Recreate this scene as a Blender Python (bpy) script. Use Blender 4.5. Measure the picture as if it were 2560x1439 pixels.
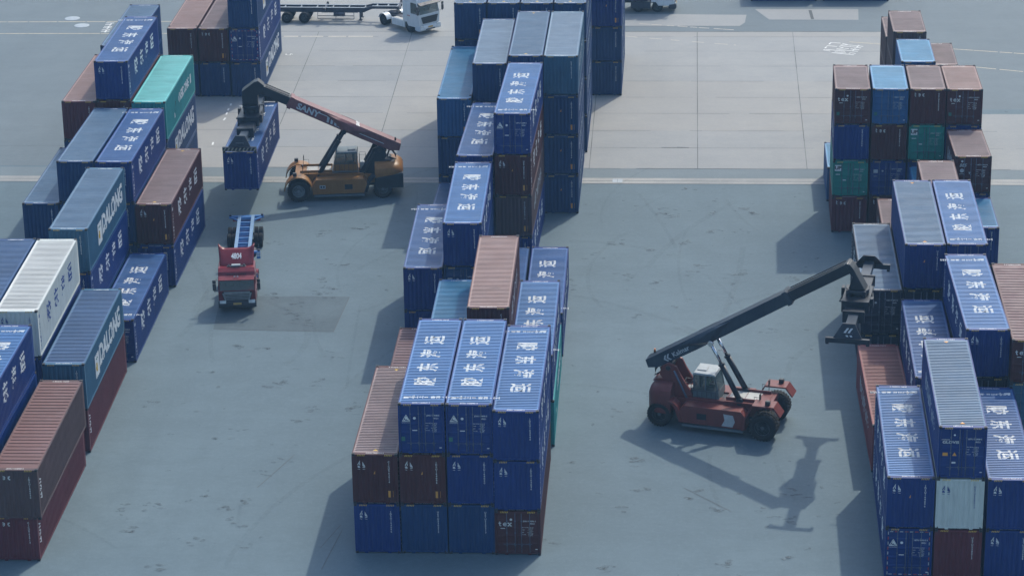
import bpy, bmesh, math, random
from mathutils import Vector, Matrix
for _o in list(bpy.data.objects): bpy.data.objects.remove(_o)
scene = bpy.context.scene
COL = scene.collection
R = math.radians

# ---------------------------------------------------------------- camera
CAM_POS = Vector((17.0667, -129.0637, 64.6634))
CAM_PITCH, CAM_YAW, CAM_ROLL = R(20.92224), R(3.74655), R(-0.98307)
_cp, _sp, _cy, _sy = math.cos(CAM_PITCH), math.sin(CAM_PITCH), math.cos(CAM_YAW), math.sin(CAM_YAW)
_fw = Vector((-_sy * _cp, _cy * _cp, -_sp))
_rt = Vector((_cy, _sy, 0.0))
_up = _rt.cross(_fw)
_r2 = math.cos(CAM_ROLL) * _rt + math.sin(CAM_ROLL) * _up
_u2 = -math.sin(CAM_ROLL) * _rt + math.cos(CAM_ROLL) * _up
cam_data = bpy.data.cameras.new('camera')
cam_data.sensor_width = 36.0
cam_data.lens = 36.0 * 6747.57 / 2560.0
cam_data.clip_start = 1.0
cam_data.clip_end = 4000.0
cam = bpy.data.objects.new('camera', cam_data)
COL.objects.link(cam)
cam.matrix_world = Matrix(((_r2.x, _u2.x, -_fw.x, CAM_POS.x), (_r2.y, _u2.y, -_fw.y, CAM_POS.y),
                           (_r2.z, _u2.z, -_fw.z, CAM_POS.z), (0, 0, 0, 1)))
scene.camera = cam

# ---------------------------------------------------------------- sky, sun, exposure
SUN_AZ, SUN_EL = R(25.0), R(46.5)          # azimuth from +Y towards +X
world = bpy.data.worlds.new('World')
scene.world = world
world.use_nodes = True
wn = world.node_tree
wn.nodes.clear()
_wo = wn.nodes.new('ShaderNodeOutputWorld')
_wb = wn.nodes.new('ShaderNodeBackground')
_sk = wn.nodes.new('ShaderNodeTexSky')
_sk.sky_type = 'NISHITA'
_sk.sun_disc = False
_sk.sun_elevation = SUN_EL
_sk.sun_rotation = SUN_AZ
_sk.air_density = 1.6
_sk.dust_density = 4.0
_sk.ozone_density = 5.0
_wb.inputs['Strength'].default_value = 0.15
wn.links.new(_sk.outputs[0], _wb.inputs[0])
wn.links.new(_wb.outputs[0], _wo.inputs[0])
sun_data = bpy.data.lights.new('sun', 'SUN')
sun_data.energy = 2.0
sun_data.angle = R(0.9)
sun_data.color = (1.0, 0.94, 0.80)
sun = bpy.data.objects.new('sun', sun_data)
COL.objects.link(sun)
_sd = Vector((math.sin(SUN_AZ) * math.cos(SUN_EL), math.cos(SUN_AZ) * math.cos(SUN_EL), math.sin(SUN_EL)))
sun.rotation_euler = (-_sd).to_track_quat('-Z', 'Y').to_euler()
sun.location = (0, 0, 90)
scene.view_settings.view_transform = 'Standard'
scene.view_settings.look = 'None'
scene.view_settings.exposure = 0.50
scene.view_settings.gamma = 1.0
try:
    scene.cycles.max_bounces = 6
    scene.cycles.volume_bounces = 0
    scene.cycles.caustics_reflective = False
    scene.cycles.caustics_refractive = False
except Exception:
    pass

# ---------------------------------------------------------------- small helpers
def srgb(r, g, b):
    f = lambda c: (c / 255.0 / 12.92) if c <= 10 else ((c / 255.0 + 0.055) / 1.055) ** 2.4
    return (f(r), f(g), f(b))

class MB:
    """collects shapes in one bmesh and links them as ONE mesh"""
    def __init__(self):
        self.bm = bmesh.new()
    def v(self, p): return self.bm.verts.new(p)
    def face(self, pts, mi=0):
        try:
            f = self.bm.faces.new([self.v(p) for p in pts]); f.material_index = mi; return f
        except ValueError:
            return None
    def hexa(self, p, mi=0):
        vs = [self.v(q) for q in p]
        for a in ((0,3,2,1),(4,5,6,7),(0,1,5,4),(1,2,6,5),(2,3,7,6),(3,0,4,7)):
            f = self.bm.faces.new([vs[i] for i in a]); f.material_index = mi
    def box(self, x0, x1, y0, y1, z0, z1, mi=0):
        self.hexa([(x0,y0,z0),(x1,y0,z0),(x1,y1,z0),(x0,y1,z0),(x0,y0,z1),(x1,y0,z1),(x1,y1,z1),(x0,y1,z1)], mi)
    def prism(self, pts, a0, a1, axis='y', mi=0, pts2=None):
        """polygon extruded along an axis; pts are (u, w): axis y -> (x, z), x -> (y, z), z -> (x, y)"""
        def P(q, a):
            return {'y': (q[0], a, q[1]), 'x': (a, q[0], q[1]), 'z': (q[0], q[1], a)}[axis]
        pts2 = pts2 or pts
        A = [self.v(P(q, a0)) for q in pts]; B = [self.v(P(q, a1)) for q in pts2]
        n = len(pts)
        fs = [self.bm.faces.new(A), self.bm.faces.new(B[::-1])]
        for i in range(n):
            fs.append(self.bm.faces.new([A[i], B[i], B[(i+1) % n], A[(i+1) % n]]))
        for f in fs: f.material_index = mi
    def cyl(self, p0, p1, r0, r1=None, n=12, mi=0, cap=True):
        p0, p1 = Vector(p0), Vector(p1); r1 = r0 if r1 is None else r1
        d = (p1 - p0).normalized()
        a = d.cross(Vector((0, 0, 1)) if abs(d.z) < 0.9 else Vector((1, 0, 0))).normalized(); b = d.cross(a)
        A, B = [], []
        for i in range(n):
            t = 2 * math.pi * i / n; o = a * math.cos(t) + b * math.sin(t)
            A.append(self.v(p0 + o * r0)); B.append(self.v(p1 + o * r1))
        for i in range(n):
            f = self.bm.faces.new([A[i], A[(i+1) % n], B[(i+1) % n], B[i]]); f.material_index = mi; f.smooth = True
        if cap:
            f = self.bm.faces.new(A[::-1]); f.material_index = mi
            f = self.bm.faces.new(B); f.material_index = mi
    def tube(self, pts, r, n=6, mi=0):
        pts = [Vector(p) for p in pts]
        rings = []
        for i, p in enumerate(pts):
            d = (pts[min(i+1, len(pts)-1)] - pts[max(i-1, 0)]).normalized()
            a = d.cross(Vector((0, 0, 1)) if abs(d.z) < 0.95 else Vector((1, 0, 0))).normalized(); b = d.cross(a)
            rings.append([self.v(p + (a * math.cos(2*math.pi*k/n) + b * math.sin(2*math.pi*k/n)) * r) for k in range(n)])
        for A, B in zip(rings, rings[1:]):
            for k in range(n):
                f = self.bm.faces.new([A[k], A[(k+1) % n], B[(k+1) % n], B[k]]); f.material_index = mi; f.smooth = True
        self.bm.faces.new(rings[0][::-1]).material_index = mi
        self.bm.faces.new(rings[-1]).material_index = mi
    def lathe(self, prof, c, axis='y', n=28, mi=0, closed=False):
        """profile of (radius, along-axis) spun round an axis through c"""
        c = Vector(c); rings = []
        for r, h in prof:
            ring = []
            for k in range(n):
                t = 2 * math.pi * k / n; a, b = r * math.cos(t), r * math.sin(t)
                ring.append(self.v(c + Vector({'y': (a, h, b), 'x': (h, a, b), 'z': (a, b, h)}[axis])))
            rings.append(ring)
        for A, B in zip(rings, rings[1:]):
            for k in range(n):
                f = self.bm.faces.new([A[k], A[(k+1) % n], B[(k+1) % n], B[k]]); f.material_index = mi; f.smooth = True
        self.bm.faces.new(rings[0][::-1]).material_index = mi
        self.bm.faces.new(rings[-1]).material_index = mi
    def mesh(self, name, bevel=0.0, seg=1):
        bm = self.bm
        bmesh.ops.recalc_face_normals(bm, faces=bm.faces[:])
        if bevel:
            es = [e for e in bm.edges if len(e.link_faces) == 2 and e.calc_face_angle(0) > 0.6 and not all(f.smooth for f in e.link_faces)]
            bmesh.ops.bevel(bm, geom=es, offset=bevel, segments=seg, profile=0.5, affect='EDGES', clamp_overlap=True)
        me = bpy.data.meshes.new(name); bm.to_mesh(me); bm.free(); return me

def new_ob(name, me, mats=(), parent=None, label=None):
    """one object; materials sit on the object so that copies can share the mesh"""
    o = bpy.data.objects.new(name, me); COL.objects.link(o)
    if me is not None:
        while len(me.materials) < len(mats): me.materials.append(None)
        for i, m in enumerate(mats):
            o.material_slots[i].link = 'OBJECT'; o.material_slots[i].material = m
    if parent is not None: o.parent = parent
    if label: o['label'] = label
    return o

def thing(name, loc, rz, label, cat, group=None):
    o = bpy.data.objects.new(name, None); COL.objects.link(o)
    o.empty_display_size = 0.3
    o.location = loc; o.rotation_euler = (0, 0, rz)
    o['label'] = label; o['category'] = cat
    if group: o['group'] = group
    return o

def structure(name, me, mats):
    o = new_ob(name, me, mats); o['kind'] = 'structure'; return o

# ---------------------------------------------------------------- materials
class N:
    def __init__(self, name):
        self.m = bpy.data.materials.new(name); self.m.use_nodes = True
        self.t = self.m.node_tree; self.t.nodes.clear()
        self.out = self.t.nodes.new('ShaderNodeOutputMaterial')
        self.b = self.t.nodes.new('ShaderNodeBsdfPrincipled')
        self.t.links.new(self.b.outputs[0], self.out.inputs[0])
    def n(self, kind, **kw):
        x = self.t.nodes.new(kind)
        for k, val in kw.items(): setattr(x, k, val)
        return x
    def l(self, a, b): self.t.links.new(a, b)
    def coords(self, scale=(1, 1, 1), rnd=True, space='Object'):
        tc = self.n('ShaderNodeTexCoord'); mp = self.n('ShaderNodeMapping')
        mp.inputs['Scale'].default_value = scale
        if rnd:
            oi = self.n('ShaderNodeObjectInfo'); mu = self.n('ShaderNodeMath', operation='MULTIPLY')
            mu.inputs[1].default_value = 371.0; self.l(oi.outputs['Random'], mu.inputs[0])
            ad = self.n('ShaderNodeVectorMath', operation='ADD')
            self.l(tc.outputs[space], ad.inputs[0]); self.l(mu.outputs[0], ad.inputs[1])
            self.l(ad.outputs[0], mp.inputs[0])
        else:
            self.l(tc.outputs[space], mp.inputs[0])
        return mp.outputs[0]
    def noise(self, co, scale, detail=4, rough=0.6, lo=0.4, hi=0.6):
        t = self.n('ShaderNodeTexNoise'); t.inputs['Scale'].default_value = scale
        t.inputs['Detail'].default_value = detail; t.inputs['Roughness'].default_value = rough
        self.l(co, t.inputs['Vector'])
        r = self.n('ShaderNodeMapRange', clamp=True)
        r.inputs[1].default_value = lo; r.inputs[2].default_value = hi
        self.l(t.outputs['Fac'], r.inputs[0]); return r.outputs[0]
    def mix(self, fac, a, b, mode='MIX'):
        m = self.n('ShaderNodeMix', data_type='RGBA', blend_type=mode, clamp_factor=True)
        for s, i in ((fac, 0), (a, 6), (b, 7)):
            if hasattr(s, 'links'): self.l(s, m.inputs[i])
            elif i == 0: m.inputs[0].default_value = s
            else: m.inputs[i].default_value = (*s, 1)
        return m.outputs[2]
    def mul(self, a, k):
        m = self.n('ShaderNodeMath', operation='MULTIPLY'); self.l(a, m.inputs[0])
        if hasattr(k, 'links'): self.l(k, m.inputs[1])
        else: m.inputs[1].default_value = k
        return m.outputs[0]

_mats = {}
def flat(name, col, rough=0.5, metal=0.0, spec=0.5):
    if name in _mats: return _mats[name]
    k = N(name); b = k.b
    co = k.coords(); f = k.noise(co, 3.0, 4, 0.6, 0.35, 0.7)
    c2 = tuple(x * 0.78 for x in col)
    k.l(k.mix(f, col, c2), b.inputs['Base Color'])
    b.inputs['Roughness'].default_value = rough; b.inputs['Metallic'].default_value = metal
    b.inputs['Specular IOR Level'].default_value = spec
    _mats[name] = k.m; return k.m

def paint(name, col, rough=0.42, fade=0.25, rust=0.35, faded=None):
    """weathered container or machine paint: uneven fading, streaks down the walls, dirt, few rust spots"""
    if name in _mats: return _mats[name]
    k = N(name); b = k.b
    co = k.coords()
    dark = tuple(x * 0.72 for x in col)
    fd = faded or tuple(min(1, x * 1.35 + 0.004) for x in col)
    c = k.mix(k.mul(k.noise(co, 0.55, 5, 0.65, 0.38, 0.68), fade * 2.2), col, fd)
    c = k.mix(k.mul(k.noise(k.coords((1.0, 1.0, 0.16)), 5.0, 3, 0.6, 0.45, 0.75), 0.55), c, dark)
    grime = k.noise(k.coords((1.0, 1.0, 1.0)), 1.6, 6, 0.75, 0.60, 0.78)
    c = k.mix(k.mul(grime, 0.22), c, (0.025, 0.030, 0.036))
    rs = k.noise(k.coords((1.0, 1.0, 0.35)), 4.2, 6, 0.8, 0.70, 0.78)
    c = k.mix(k.mul(rs, rust), c, (0.10, 0.035, 0.015))
    k.l(c, b.inputs['Base Color'])
    rr = k.n('ShaderNodeMapRange'); k.l(grime, rr.inputs[0])
    rr.inputs[3].default_value = rough; rr.inputs[4].default_value = min(1, rough + 0.3)
    k.l(rr.outputs[0], b.inputs['Roughness'])
    b.inputs['Specular IOR Level'].default_value = 0.28
    _mats[name] = k.m; return k.m

def roofpaint(name, col, rough=0.42, dirt=0.5):
    """roof sheet paint: chalky, puddle marks in the grooves, scuffs"""
    if name in _mats: return _mats[name]
    k = N(name); b = k.b
    co = k.coords()
    c2 = tuple(x * 0.66 for x in col); c3 = tuple(min(1, x * 1.20 + 0.008) for x in col)
    c = k.mix(k.noise(k.coords((0.5, 1.0, 1.0)), 0.5, 5, 0.7, 0.36, 0.66), c2, c3)
    c = k.mix(0.5, c, col)
    # every groove and rib ages a little differently
    c = k.mix(k.mul(k.noise(k.coords((0.06, 4.0, 1.0)), 3.0, 2, 0.5, 0.40, 0.64), 0.40), c, c2)
    sc = k.noise(k.coords((0.30, 3.4, 1.0)), 1.2, 5, 0.7, 0.63, 0.72)
    c = k.mix(k.mul(sc, dirt), c, (0.03, 0.035, 0.04))
    rs = k.noise(k.coords((0.8, 1.6, 1.0)), 2.3, 7, 0.8, 0.69, 0.76)
    c = k.mix(k.mul(rs, 0.5), c, (0.12, 0.06, 0.035))
    k.l(c, b.inputs['Base Color'])
    rr = k.n('ShaderNodeMapRange'); k.l(k.noise(co, 1.1, 4, 0.6, 0.35, 0.7), rr.inputs[0])
    rr.inputs[3].default_value = rough; rr.inputs[4].default_value = rough + 0.22
    k.l(rr.outputs[0], b.inputs['Roughness'])
    b.inputs['Specular IOR Level'].default_value = 0.5
    _mats[name] = k.m; return k.m

WHITE = flat('white_marking', (0.74, 0.76, 0.76), 0.6)
OFFWHITE = flat('worn_white_marking', (0.46, 0.50, 0.53), 0.6)
YELLOW = flat('yellow_marking', (0.62, 0.40, 0.06), 0.6)
ORANGE = flat('orange_label', (0.70, 0.33, 0.06), 0.6)
BLACK = flat('black_marking', (0.012, 0.013, 0.016), 0.6)
BLUEMARK = flat('blue_marking', (0.02, 0.06, 0.26), 0.55)
STEEL = flat('galvanised_steel', (0.34, 0.36, 0.38), 0.45, 0.6)
RODSTEEL = flat('painted_rod', (0.11, 0.14, 0.20), 0.5, 0.2)
DARKSTEEL = flat('dark_steel', (0.03, 0.032, 0.037), 0.5, 0.2)
HOLE = flat('casting_hole', (0.006, 0.006, 0.008), 0.9)
CAST = flat('corner_casting_steel', (0.035, 0.038, 0.045), 0.6, 0.1)
RUBBER = flat('tyre_rubber', (0.016, 0.017, 0.019), 0.85, 0, 0.3)
GREENLAB = flat('green_label', (0.03, 0.16, 0.13), 0.6)
REDLAB = flat('red_label', (0.42, 0.05, 0.04), 0.6)
CHROME = flat('polished_rod', (0.75, 0.77, 0.80), 0.15, 1.0)

# ---------------------------------------------------------------- lettering
def text2d(body, size=1.0, bold=0.0, shear=0.0, align='CENTER', line=1.0, width=1.0):
    """2D outline letters as (verts, faces), centred"""
    cu = bpy.data.curves.new('lettering', 'FONT'); cu.body = body; cu.size = size
    cu.align_x = align; cu.align_y = 'CENTER'; cu.shear = shear; cu.offset = bold * size; cu.space_line = line
    cu.resolution_u = 3
    o = bpy.data.objects.new('lettering', cu); COL.objects.link(o)
    dg = bpy.context.evaluated_depsgraph_get()
    me = bpy.data.meshes.new_from_object(o.evaluated_get(dg))
    vs = [(v.co.x * width, v.co.y) for v in me.vertices]; fs = [tuple(p.vertices) for p in me.polygons]
    bpy.data.objects.remove(o); bpy.data.curves.remove(cu); bpy.data.meshes.remove(me)
    return vs, fs

def strokes2d(lines, w):
    """polylines given a width, square ends, as (verts, faces)"""
    vs, fs = [], []
    for ln in lines:
        for (a, b) in zip(ln, ln[1:]):
            d = Vector((b[0]-a[0], b[1]-a[1])); L = d.length
            if L < 1e-6: continue
            d /= L; n = Vector((-d.y, d.x)) * w / 2; e = d * w * 0.35
            i = len(vs)
            vs += [(a[0]-e.x+n.x, a[1]-e.y+n.y), (a[0]-e.x-n.x, a[1]-e.y-n.y), (b[0]+e.x-n.x, b[1]+e.y-n.y), (b[0]+e.x+n.x, b[1]+e.y+n.y)]
            fs.append((i, i+1, i+2, i+3))
    return vs, fs

def poly2d(pts): return list(pts), [tuple(range(len(pts)))]
def rect2d(x, y, w, h): return poly2d([(x-w/2, y-h/2), (x+w/2, y-h/2), (x+w/2, y+h/2), (x-w/2, y+h/2)])
def disc2d(x, y, r, n=14): return poly2d([(x + r*math.cos(2*math.pi*i/n), y + r*math.sin(2*math.pi*i/n)) for i in range(n)])
def xf(sh, dx=0, dy=0, rot=0, sc=1.0):
    c, s = math.cos(rot), math.sin(rot)
    return [((x*c - y*s)*sc + dx, (x*s + y*c)*sc + dy) for x, y in sh[0]], sh[1]

def marks_mesh(name, items, place, cut=None, prof=None, lift=0.004):
    """items: list of (shape2d, material index). place(a, b, depth) -> 3D point on the wall.
    cut: list of positions along the corrugation (axis 0 or 1 of the 2D plane) where letters bend into the grooves"""
    bm = bmesh.new()
    for (vs, fs), mi in items:
        bv = [bm.verts.new((x, y, 0)) for x, y in vs]
        for f in fs:
            try:
                q = bm.faces.new([bv[i] for i in f]); q.material_index = mi
            except ValueError:
                pass
    ax = 0
    if cut:
        ax, pos = cut
        lo = min(v.co[ax] for v in bm.verts); hi = max(v.co[ax] for v in bm.verts)
        nrm = (1, 0, 0) if ax == 0 else (0, 1, 0)
        for p in pos:
            if lo < p < hi:
                bmesh.ops.bisect_plane(bm, geom=bm.verts[:] + bm.edges[:] + bm.faces[:], dist=1e-5,
                                       plane_co=(p, 0, 0) if ax == 0 else (0, p, 0), plane_no=nrm)
    for v in bm.verts:
        d = prof(v.co[ax]) if prof else 0.0
        v.co = place(v.co.x, v.co.y, lift - d)
    me = bpy.data.meshes.new(name); bm.to_mesh(me); bm.free(); return me

# ================================================================ shipping container kit
W, HC, STD = 2.438, 2.896, 2.591
HW = W / 2
_cache = {}
def corr(s0, s1, pitch, crest, slope, valley, depth):
    """corrugation as (position, depth) break points, flat margins at both ends"""
    n = int((s1 - s0 - crest) / pitch); m = ((s1 - s0) - n * pitch + (pitch - crest - 2*slope - valley)) / 2
    pts = [(s0, 0.0)]; s = s0 + m
    for i in range(n):
        pts += [(s, 0.0), (s + slope, depth), (s + slope + valley, depth), (s + 2*slope + valley, 0.0)]
        s += pitch
    pts.append((s1, 0.0)); return pts
def interp(pts):
    def f(s):
        if s <= pts[0][0] or s >= pts[-1][0]: return 0.0
        lo, hi = 0, len(pts) - 1
        while hi - lo > 1:
            m = (lo + hi) // 2
            if pts[m][0] <= s: lo = m
            else: hi = m
        a, b = pts[lo], pts[hi]
        t = (s - a[0]) / max(1e-9, b[0] - a[0]); return a[1] + (b[1] - a[1]) * t
    return f
def roof_prof(L, wide):
    e = L/2 - 0.30
    return corr(-e, e, 0.43, 0.33, 0.03, 0.04, 0.03) if wide else corr(-e, e, 0.216, 0.105, 0.014, 0.083, 0.034)
def side_prof(L): return corr(-(L/2 - 0.16), L/2 - 0.16, 0.278, 0.072, 0.068, 0.070, 0.036)
END_PROF = corr(-(HW - 0.10), HW - 0.10, 0.262, 0.085, 0.06, 0.057, 0.045)

def cached(key, fn):
    if key not in _cache: _cache[key] = fn()
    return _cache[key]

def frame_mesh(L, h):
    def go():
        m = MB(); hl = L / 2
        for sx in (-1, 1):
            x0, x1 = sorted((sx*(HW-0.10), sx*(HW-0.001)))
            for sy in (-1, 1):
                y0, y1 = sorted((sy*(hl-0.16), sy*(hl-0.001)))
                m.box(x0, x1, y0, y1, 0.118, h-0.118)
            x0, x1 = sorted((sx*(HW-0.062), sx*(HW-0.003)))
            m.box(x0, x1, -(hl-0.178), hl-0.178, h-0.13, h-0.034)
            x0, x1 = sorted((sx*(HW-0.052), sx*(HW-0.005)))
            m.box(x0, x1, -(hl-0.178), hl-0.178, 0.025, 0.165)
        for sy in (-1, 1):
            y0, y1 = sorted((sy*(hl-0.12), sy*(hl-0.008)))
            m.box(-(HW-0.162), HW-0.162, y0, y1, h-0.15, h-0.036)
            # sill with two fork recesses: stepped underside
            m.box(-(HW-0.162), HW-0.162, y0, y1, 0.085, 0.17)
            for cx in (-0.62, 0.62):
                m.box(cx-0.09, cx+0.09, y0+0.004, y1-0.004, 0.015, 0.086)
            y0, y1 = sorted((sy*(hl-0.302), sy*(hl-0.119)))
            m.box(-(HW-0.064), HW-0.064, y0, y1, h-0.06, h-0.038)
        m.box(-(HW-0.055), HW-0.055, -(hl-0.14), hl-0.14, 0.10, 0.16, 1)
        m.box(-(HW-0.11), HW-0.11, -(hl-0.075), -(hl-0.115), 0.171, h-0.141, 1)
        return m.mesh('frame')
    return cached(('frame', L, h), go)
def roof_mesh(L, h, wide):
    def go():
        m = MB(); z = h - 0.040; xi, xo = HW - 0.165, HW - 0.061
        rows = [[m.v((x, s, z - d)) for s, d in roof_prof(L, wide)] for x in (-xi, xi)]
        outs = [[m.v((x, s, z)) for s, d in roof_prof(L, wide)] for x in (-xo, xo)]
        for A, B in ((outs[0], rows[0]), (rows[0], rows[1]), (rows[1], outs[1])):
            for i in range(len(A)-1):
                f = m.bm.faces.new([A[i], B[i], B[i+1], A[i+1]])
                if A is rows[0] and (i % 4) in (1, 2, 3) and 0 < i < len(A)-2: f.material_index = 1  # groove faces take the darker colour with the shade painted in
        return m.mesh('roof')
    return cached(('roof', L, h, wide), go)
def side_mesh(L, h):
    def go():
        m = MB(); P = side_prof(L)
        A = [m.v((HW-0.008-d, s, 0.16)) for s, d in P]; B = [m.v((HW-0.008-d, s, h-0.105)) for s, d in P]
        for i in range(len(P)-1): m.bm.faces.new([A[i], A[i+1], B[i+1], B[i]])
        return m.mesh('side_wall')
    return cached(('side', L, h), go)
def end_mesh(L, h):
    def go():
        m = MB(); y = L/2 - 0.02
        A = [m.v((s, y-d, 0.165)) for s, d in END_PROF]; B = [m.v((s, y-d, h-0.135)) for s, d in END_PROF]
        for i in range(len(A)-1): m.bm.faces.new([A[i+1], A[i], B[i], B[i+1]])
        return m.mesh('end_wall')
    return cached(('end', L, h), go)
def door_mesh(L, h, side):
    """one leaf: steel panel with five shallow horizontal recesses and a rim"""
    def go():
        m = MB(); y = -(L/2) + 0.052; x0, x1 = 0.012, HW - 0.112
        z0, z1 = 0.18, h - 0.15; n = 5; P = [(z0, 0.0)]
        for i in range(n):
            a = z0 + (z1 - z0) * (i + 0.10) / n; b = z0 + (z1 - z0) * (i + 0.90) / n
            P += [(a, 0), (a + 0.04, 0.022), (b - 0.04, 0.022), (b, 0)]
        P.append((z1, 0.0))
        cols = [[m.v((side*x, y + d, z)) for z, d in P] for x in (x0 + 0.05, x1 - 0.05)]
        rim = [[m.v((side*x, y, z)) for z, d in P] for x in (x0, x1)]
        back = [[m.v((side*x, y + 0.05, z)) for z, d in P] for x in (x0, x1)]
        for A, B in ((rim[0], cols[0]), (cols[0], cols[1]), (cols[1], rim[1]), (back[0], rim[0]), (rim[1], back[1])):
            for i in range(len(P)-1): m.bm.faces.new([A[i], B[i], B[i+1], A[i+1]])
        return m.mesh('door')
    return cached(('door', L, h, side), go)
def rod_mesh(L, h):
    def go():
        m = MB(); y = -(L/2) + 0.024
        m.cyl((0, y, 0.10), (0, y, h-0.10), 0.017, n=8)
        for z in (0.13, h-0.13): m.box(-0.035, 0.035, y-0.012, y+0.03, z-0.045, z+0.045)
        for z in (0.55, h*0.5, h-0.6): m.box(-0.04, 0.04, y-0.006, y+0.026, z-0.03, z+0.03)
        return m.mesh('lock_rod')
    return cached(('rod', L, h), go)
def handle_mesh(L, h):
    def go():
        m = MB(); y = -(L/2) + 0.012
        for x in (-0.19, 0.19): m.box(x-0.20, x+0.16, y, y+0.014, 0.63, 0.655); m.box(x-0.02, x+0.03, y-0.004, y+0.02, 0.60, 0.69)
        return m.mesh('handle')
    return cached(('handle', L, h), go)
def casting_mesh():
    def go():
        m = MB(); m.box(-0.082, 0.082, -0.0895, 0.0895, -0.0595, 0.0595)
        k = 12
        for ax in range(3):
            for s in (-1, 1):
                pts = []
                for i in range(k):
                    t = 2*math.pi*i/k; a, b = 0.060*math.cos(t), (0.036 if ax != 2 else 0.032)*math.sin(t)
                    pts.append({0: (s*0.0835, a*0.75, b), 1: (a*0.75, s*0.091, b), 2: (b, a, s*0.061)}[ax])
                m.face(pts, 1)
        return m.mesh('corner_casting')
    return cached('casting', go)

# ---------------------------------------------------------------- container markings (meshes shared by all copies)
def place_roof(L, h): return lambda a, b, d: (a, b, h - 0.040 + d)
def place_side(L, h): return lambda a, b, d: (HW - 0.008 + d, a, b)
def place_end(L, h): return lambda a, b, d: (-a, L/2 - 0.02 + d, b)
def place_door(L, h): return lambda a, b, d: (a, -(L/2) + 0.052 - d, b)
def place_head(L, h, s): return lambda a, b, d: (-s*a, s*(L/2 - 0.008 + d), b)
def breaks(P): return [s for s, d in P]

TEX = strokes2d([[(-0.92, 0.42), (-0.92, -0.22), (-0.86, -0.34), (-0.72, -0.34)], [(-1.10, 0.16), (-0.72, 0.16)],
                 [(-0.28, -0.06), (0.26, -0.06), (0.24, 0.10), (0.12, 0.20), (-0.10, 0.20), (-0.26, 0.06), (-0.28, -0.14), (-0.16, -0.32), (0.06, -0.36), (0.24, -0.26)],
                 [(0.58, 0.18), (1.06, -0.36)], [(1.06, 0.18), (0.58, -0.36)],
                 [(0.48, 0.19), (0.70, 0.19)], [(0.94, 0.19), (1.16, 0.19)], [(0.48, -0.36), (0.70, -0.36)], [(0.94, -0.36), (1.16, -0.36)]], 0.155)
def whale_logo(x, z, s):
    """triangle with a leaping shape and a line of lettering below"""
    tri = strokes2d([[(-0.5, -0.36), (0, 0.52)], [(0, 0.52), (0.5, -0.36)], [(0.5, -0.36), (-0.5, -0.36)]], 0.075)
    body = poly2d([(-0.02, 0.36), (0.12, 0.22), (0.22, 0.02), (0.40, -0.28), (0.10, -0.18), (0.02, -0.02), (-0.06, -0.16), (-0.16, -0.05), (-0.14, 0.12)])
    wave = poly2d([(-0.42, -0.31), (-0.22, -0.14), (-0.10, -0.29), (0.0, -0.24), (0.1, -0.31)])
    line = strokes2d([[(-0.55 + 0.16*i, -0.58 + 0.02*(i % 2)), (-0.46 + 0.16*i, -0.58)] for i in range(7)], 0.05)
    return [xf(q, x, z, 0, s) for q in (tri, body, wave, line)]
T = {}
T['CJK'] = [text2d(c, 1.20, 0.022) for c in '胶东海运']
T['KOR'] = text2d('디니이ㅂ 흘름 여너', 0.36, 0.03)
T['KORV'] = text2d('디니이ㅂ흘름여너', 0.30, 0.03)
T['DALONG'] = text2d('DALONG', 1.62, 0.045, 0.12)
T['UP'] = text2d('UP', 0.36, 0.04)
T['RES'] = text2d('BES', 0.30, 0.02, 0.35)
T['GLOVIS'] = text2d('GLOVIS', 0.20, 0.02, width=1.25)
T['HYUNDAI'] = text2d('HYUNDAI', 0.09, 0.01)
NUMS = ['JDSU164040', 'JDSU164096', 'UETU530213', 'UETU522008', 'CICU962914']
T['NUMV'] = [text2d('\n'.join(s), 0.125, 0.02, line=0.92) for s in NUMS]
T['NUMH'] = [text2d(s[:4] + ' ' + s[4:] + ' 5', 0.15, 0.02) for s in NUMS]
T['ROWS'] = text2d('MAX.GROSS 32.500 KG\n                     71.650 LB\nTARE          3.940 KG\n                       8.690 LB\nNET          28.560 KG\n                     62.960 LB\nCU.CAP.      76.4 CBM\n                     2.700 FT', 0.075, 0.01, align='LEFT', line=1.15)
T['45G1'] = text2d('45G1', 0.13, 0.015)

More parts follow.
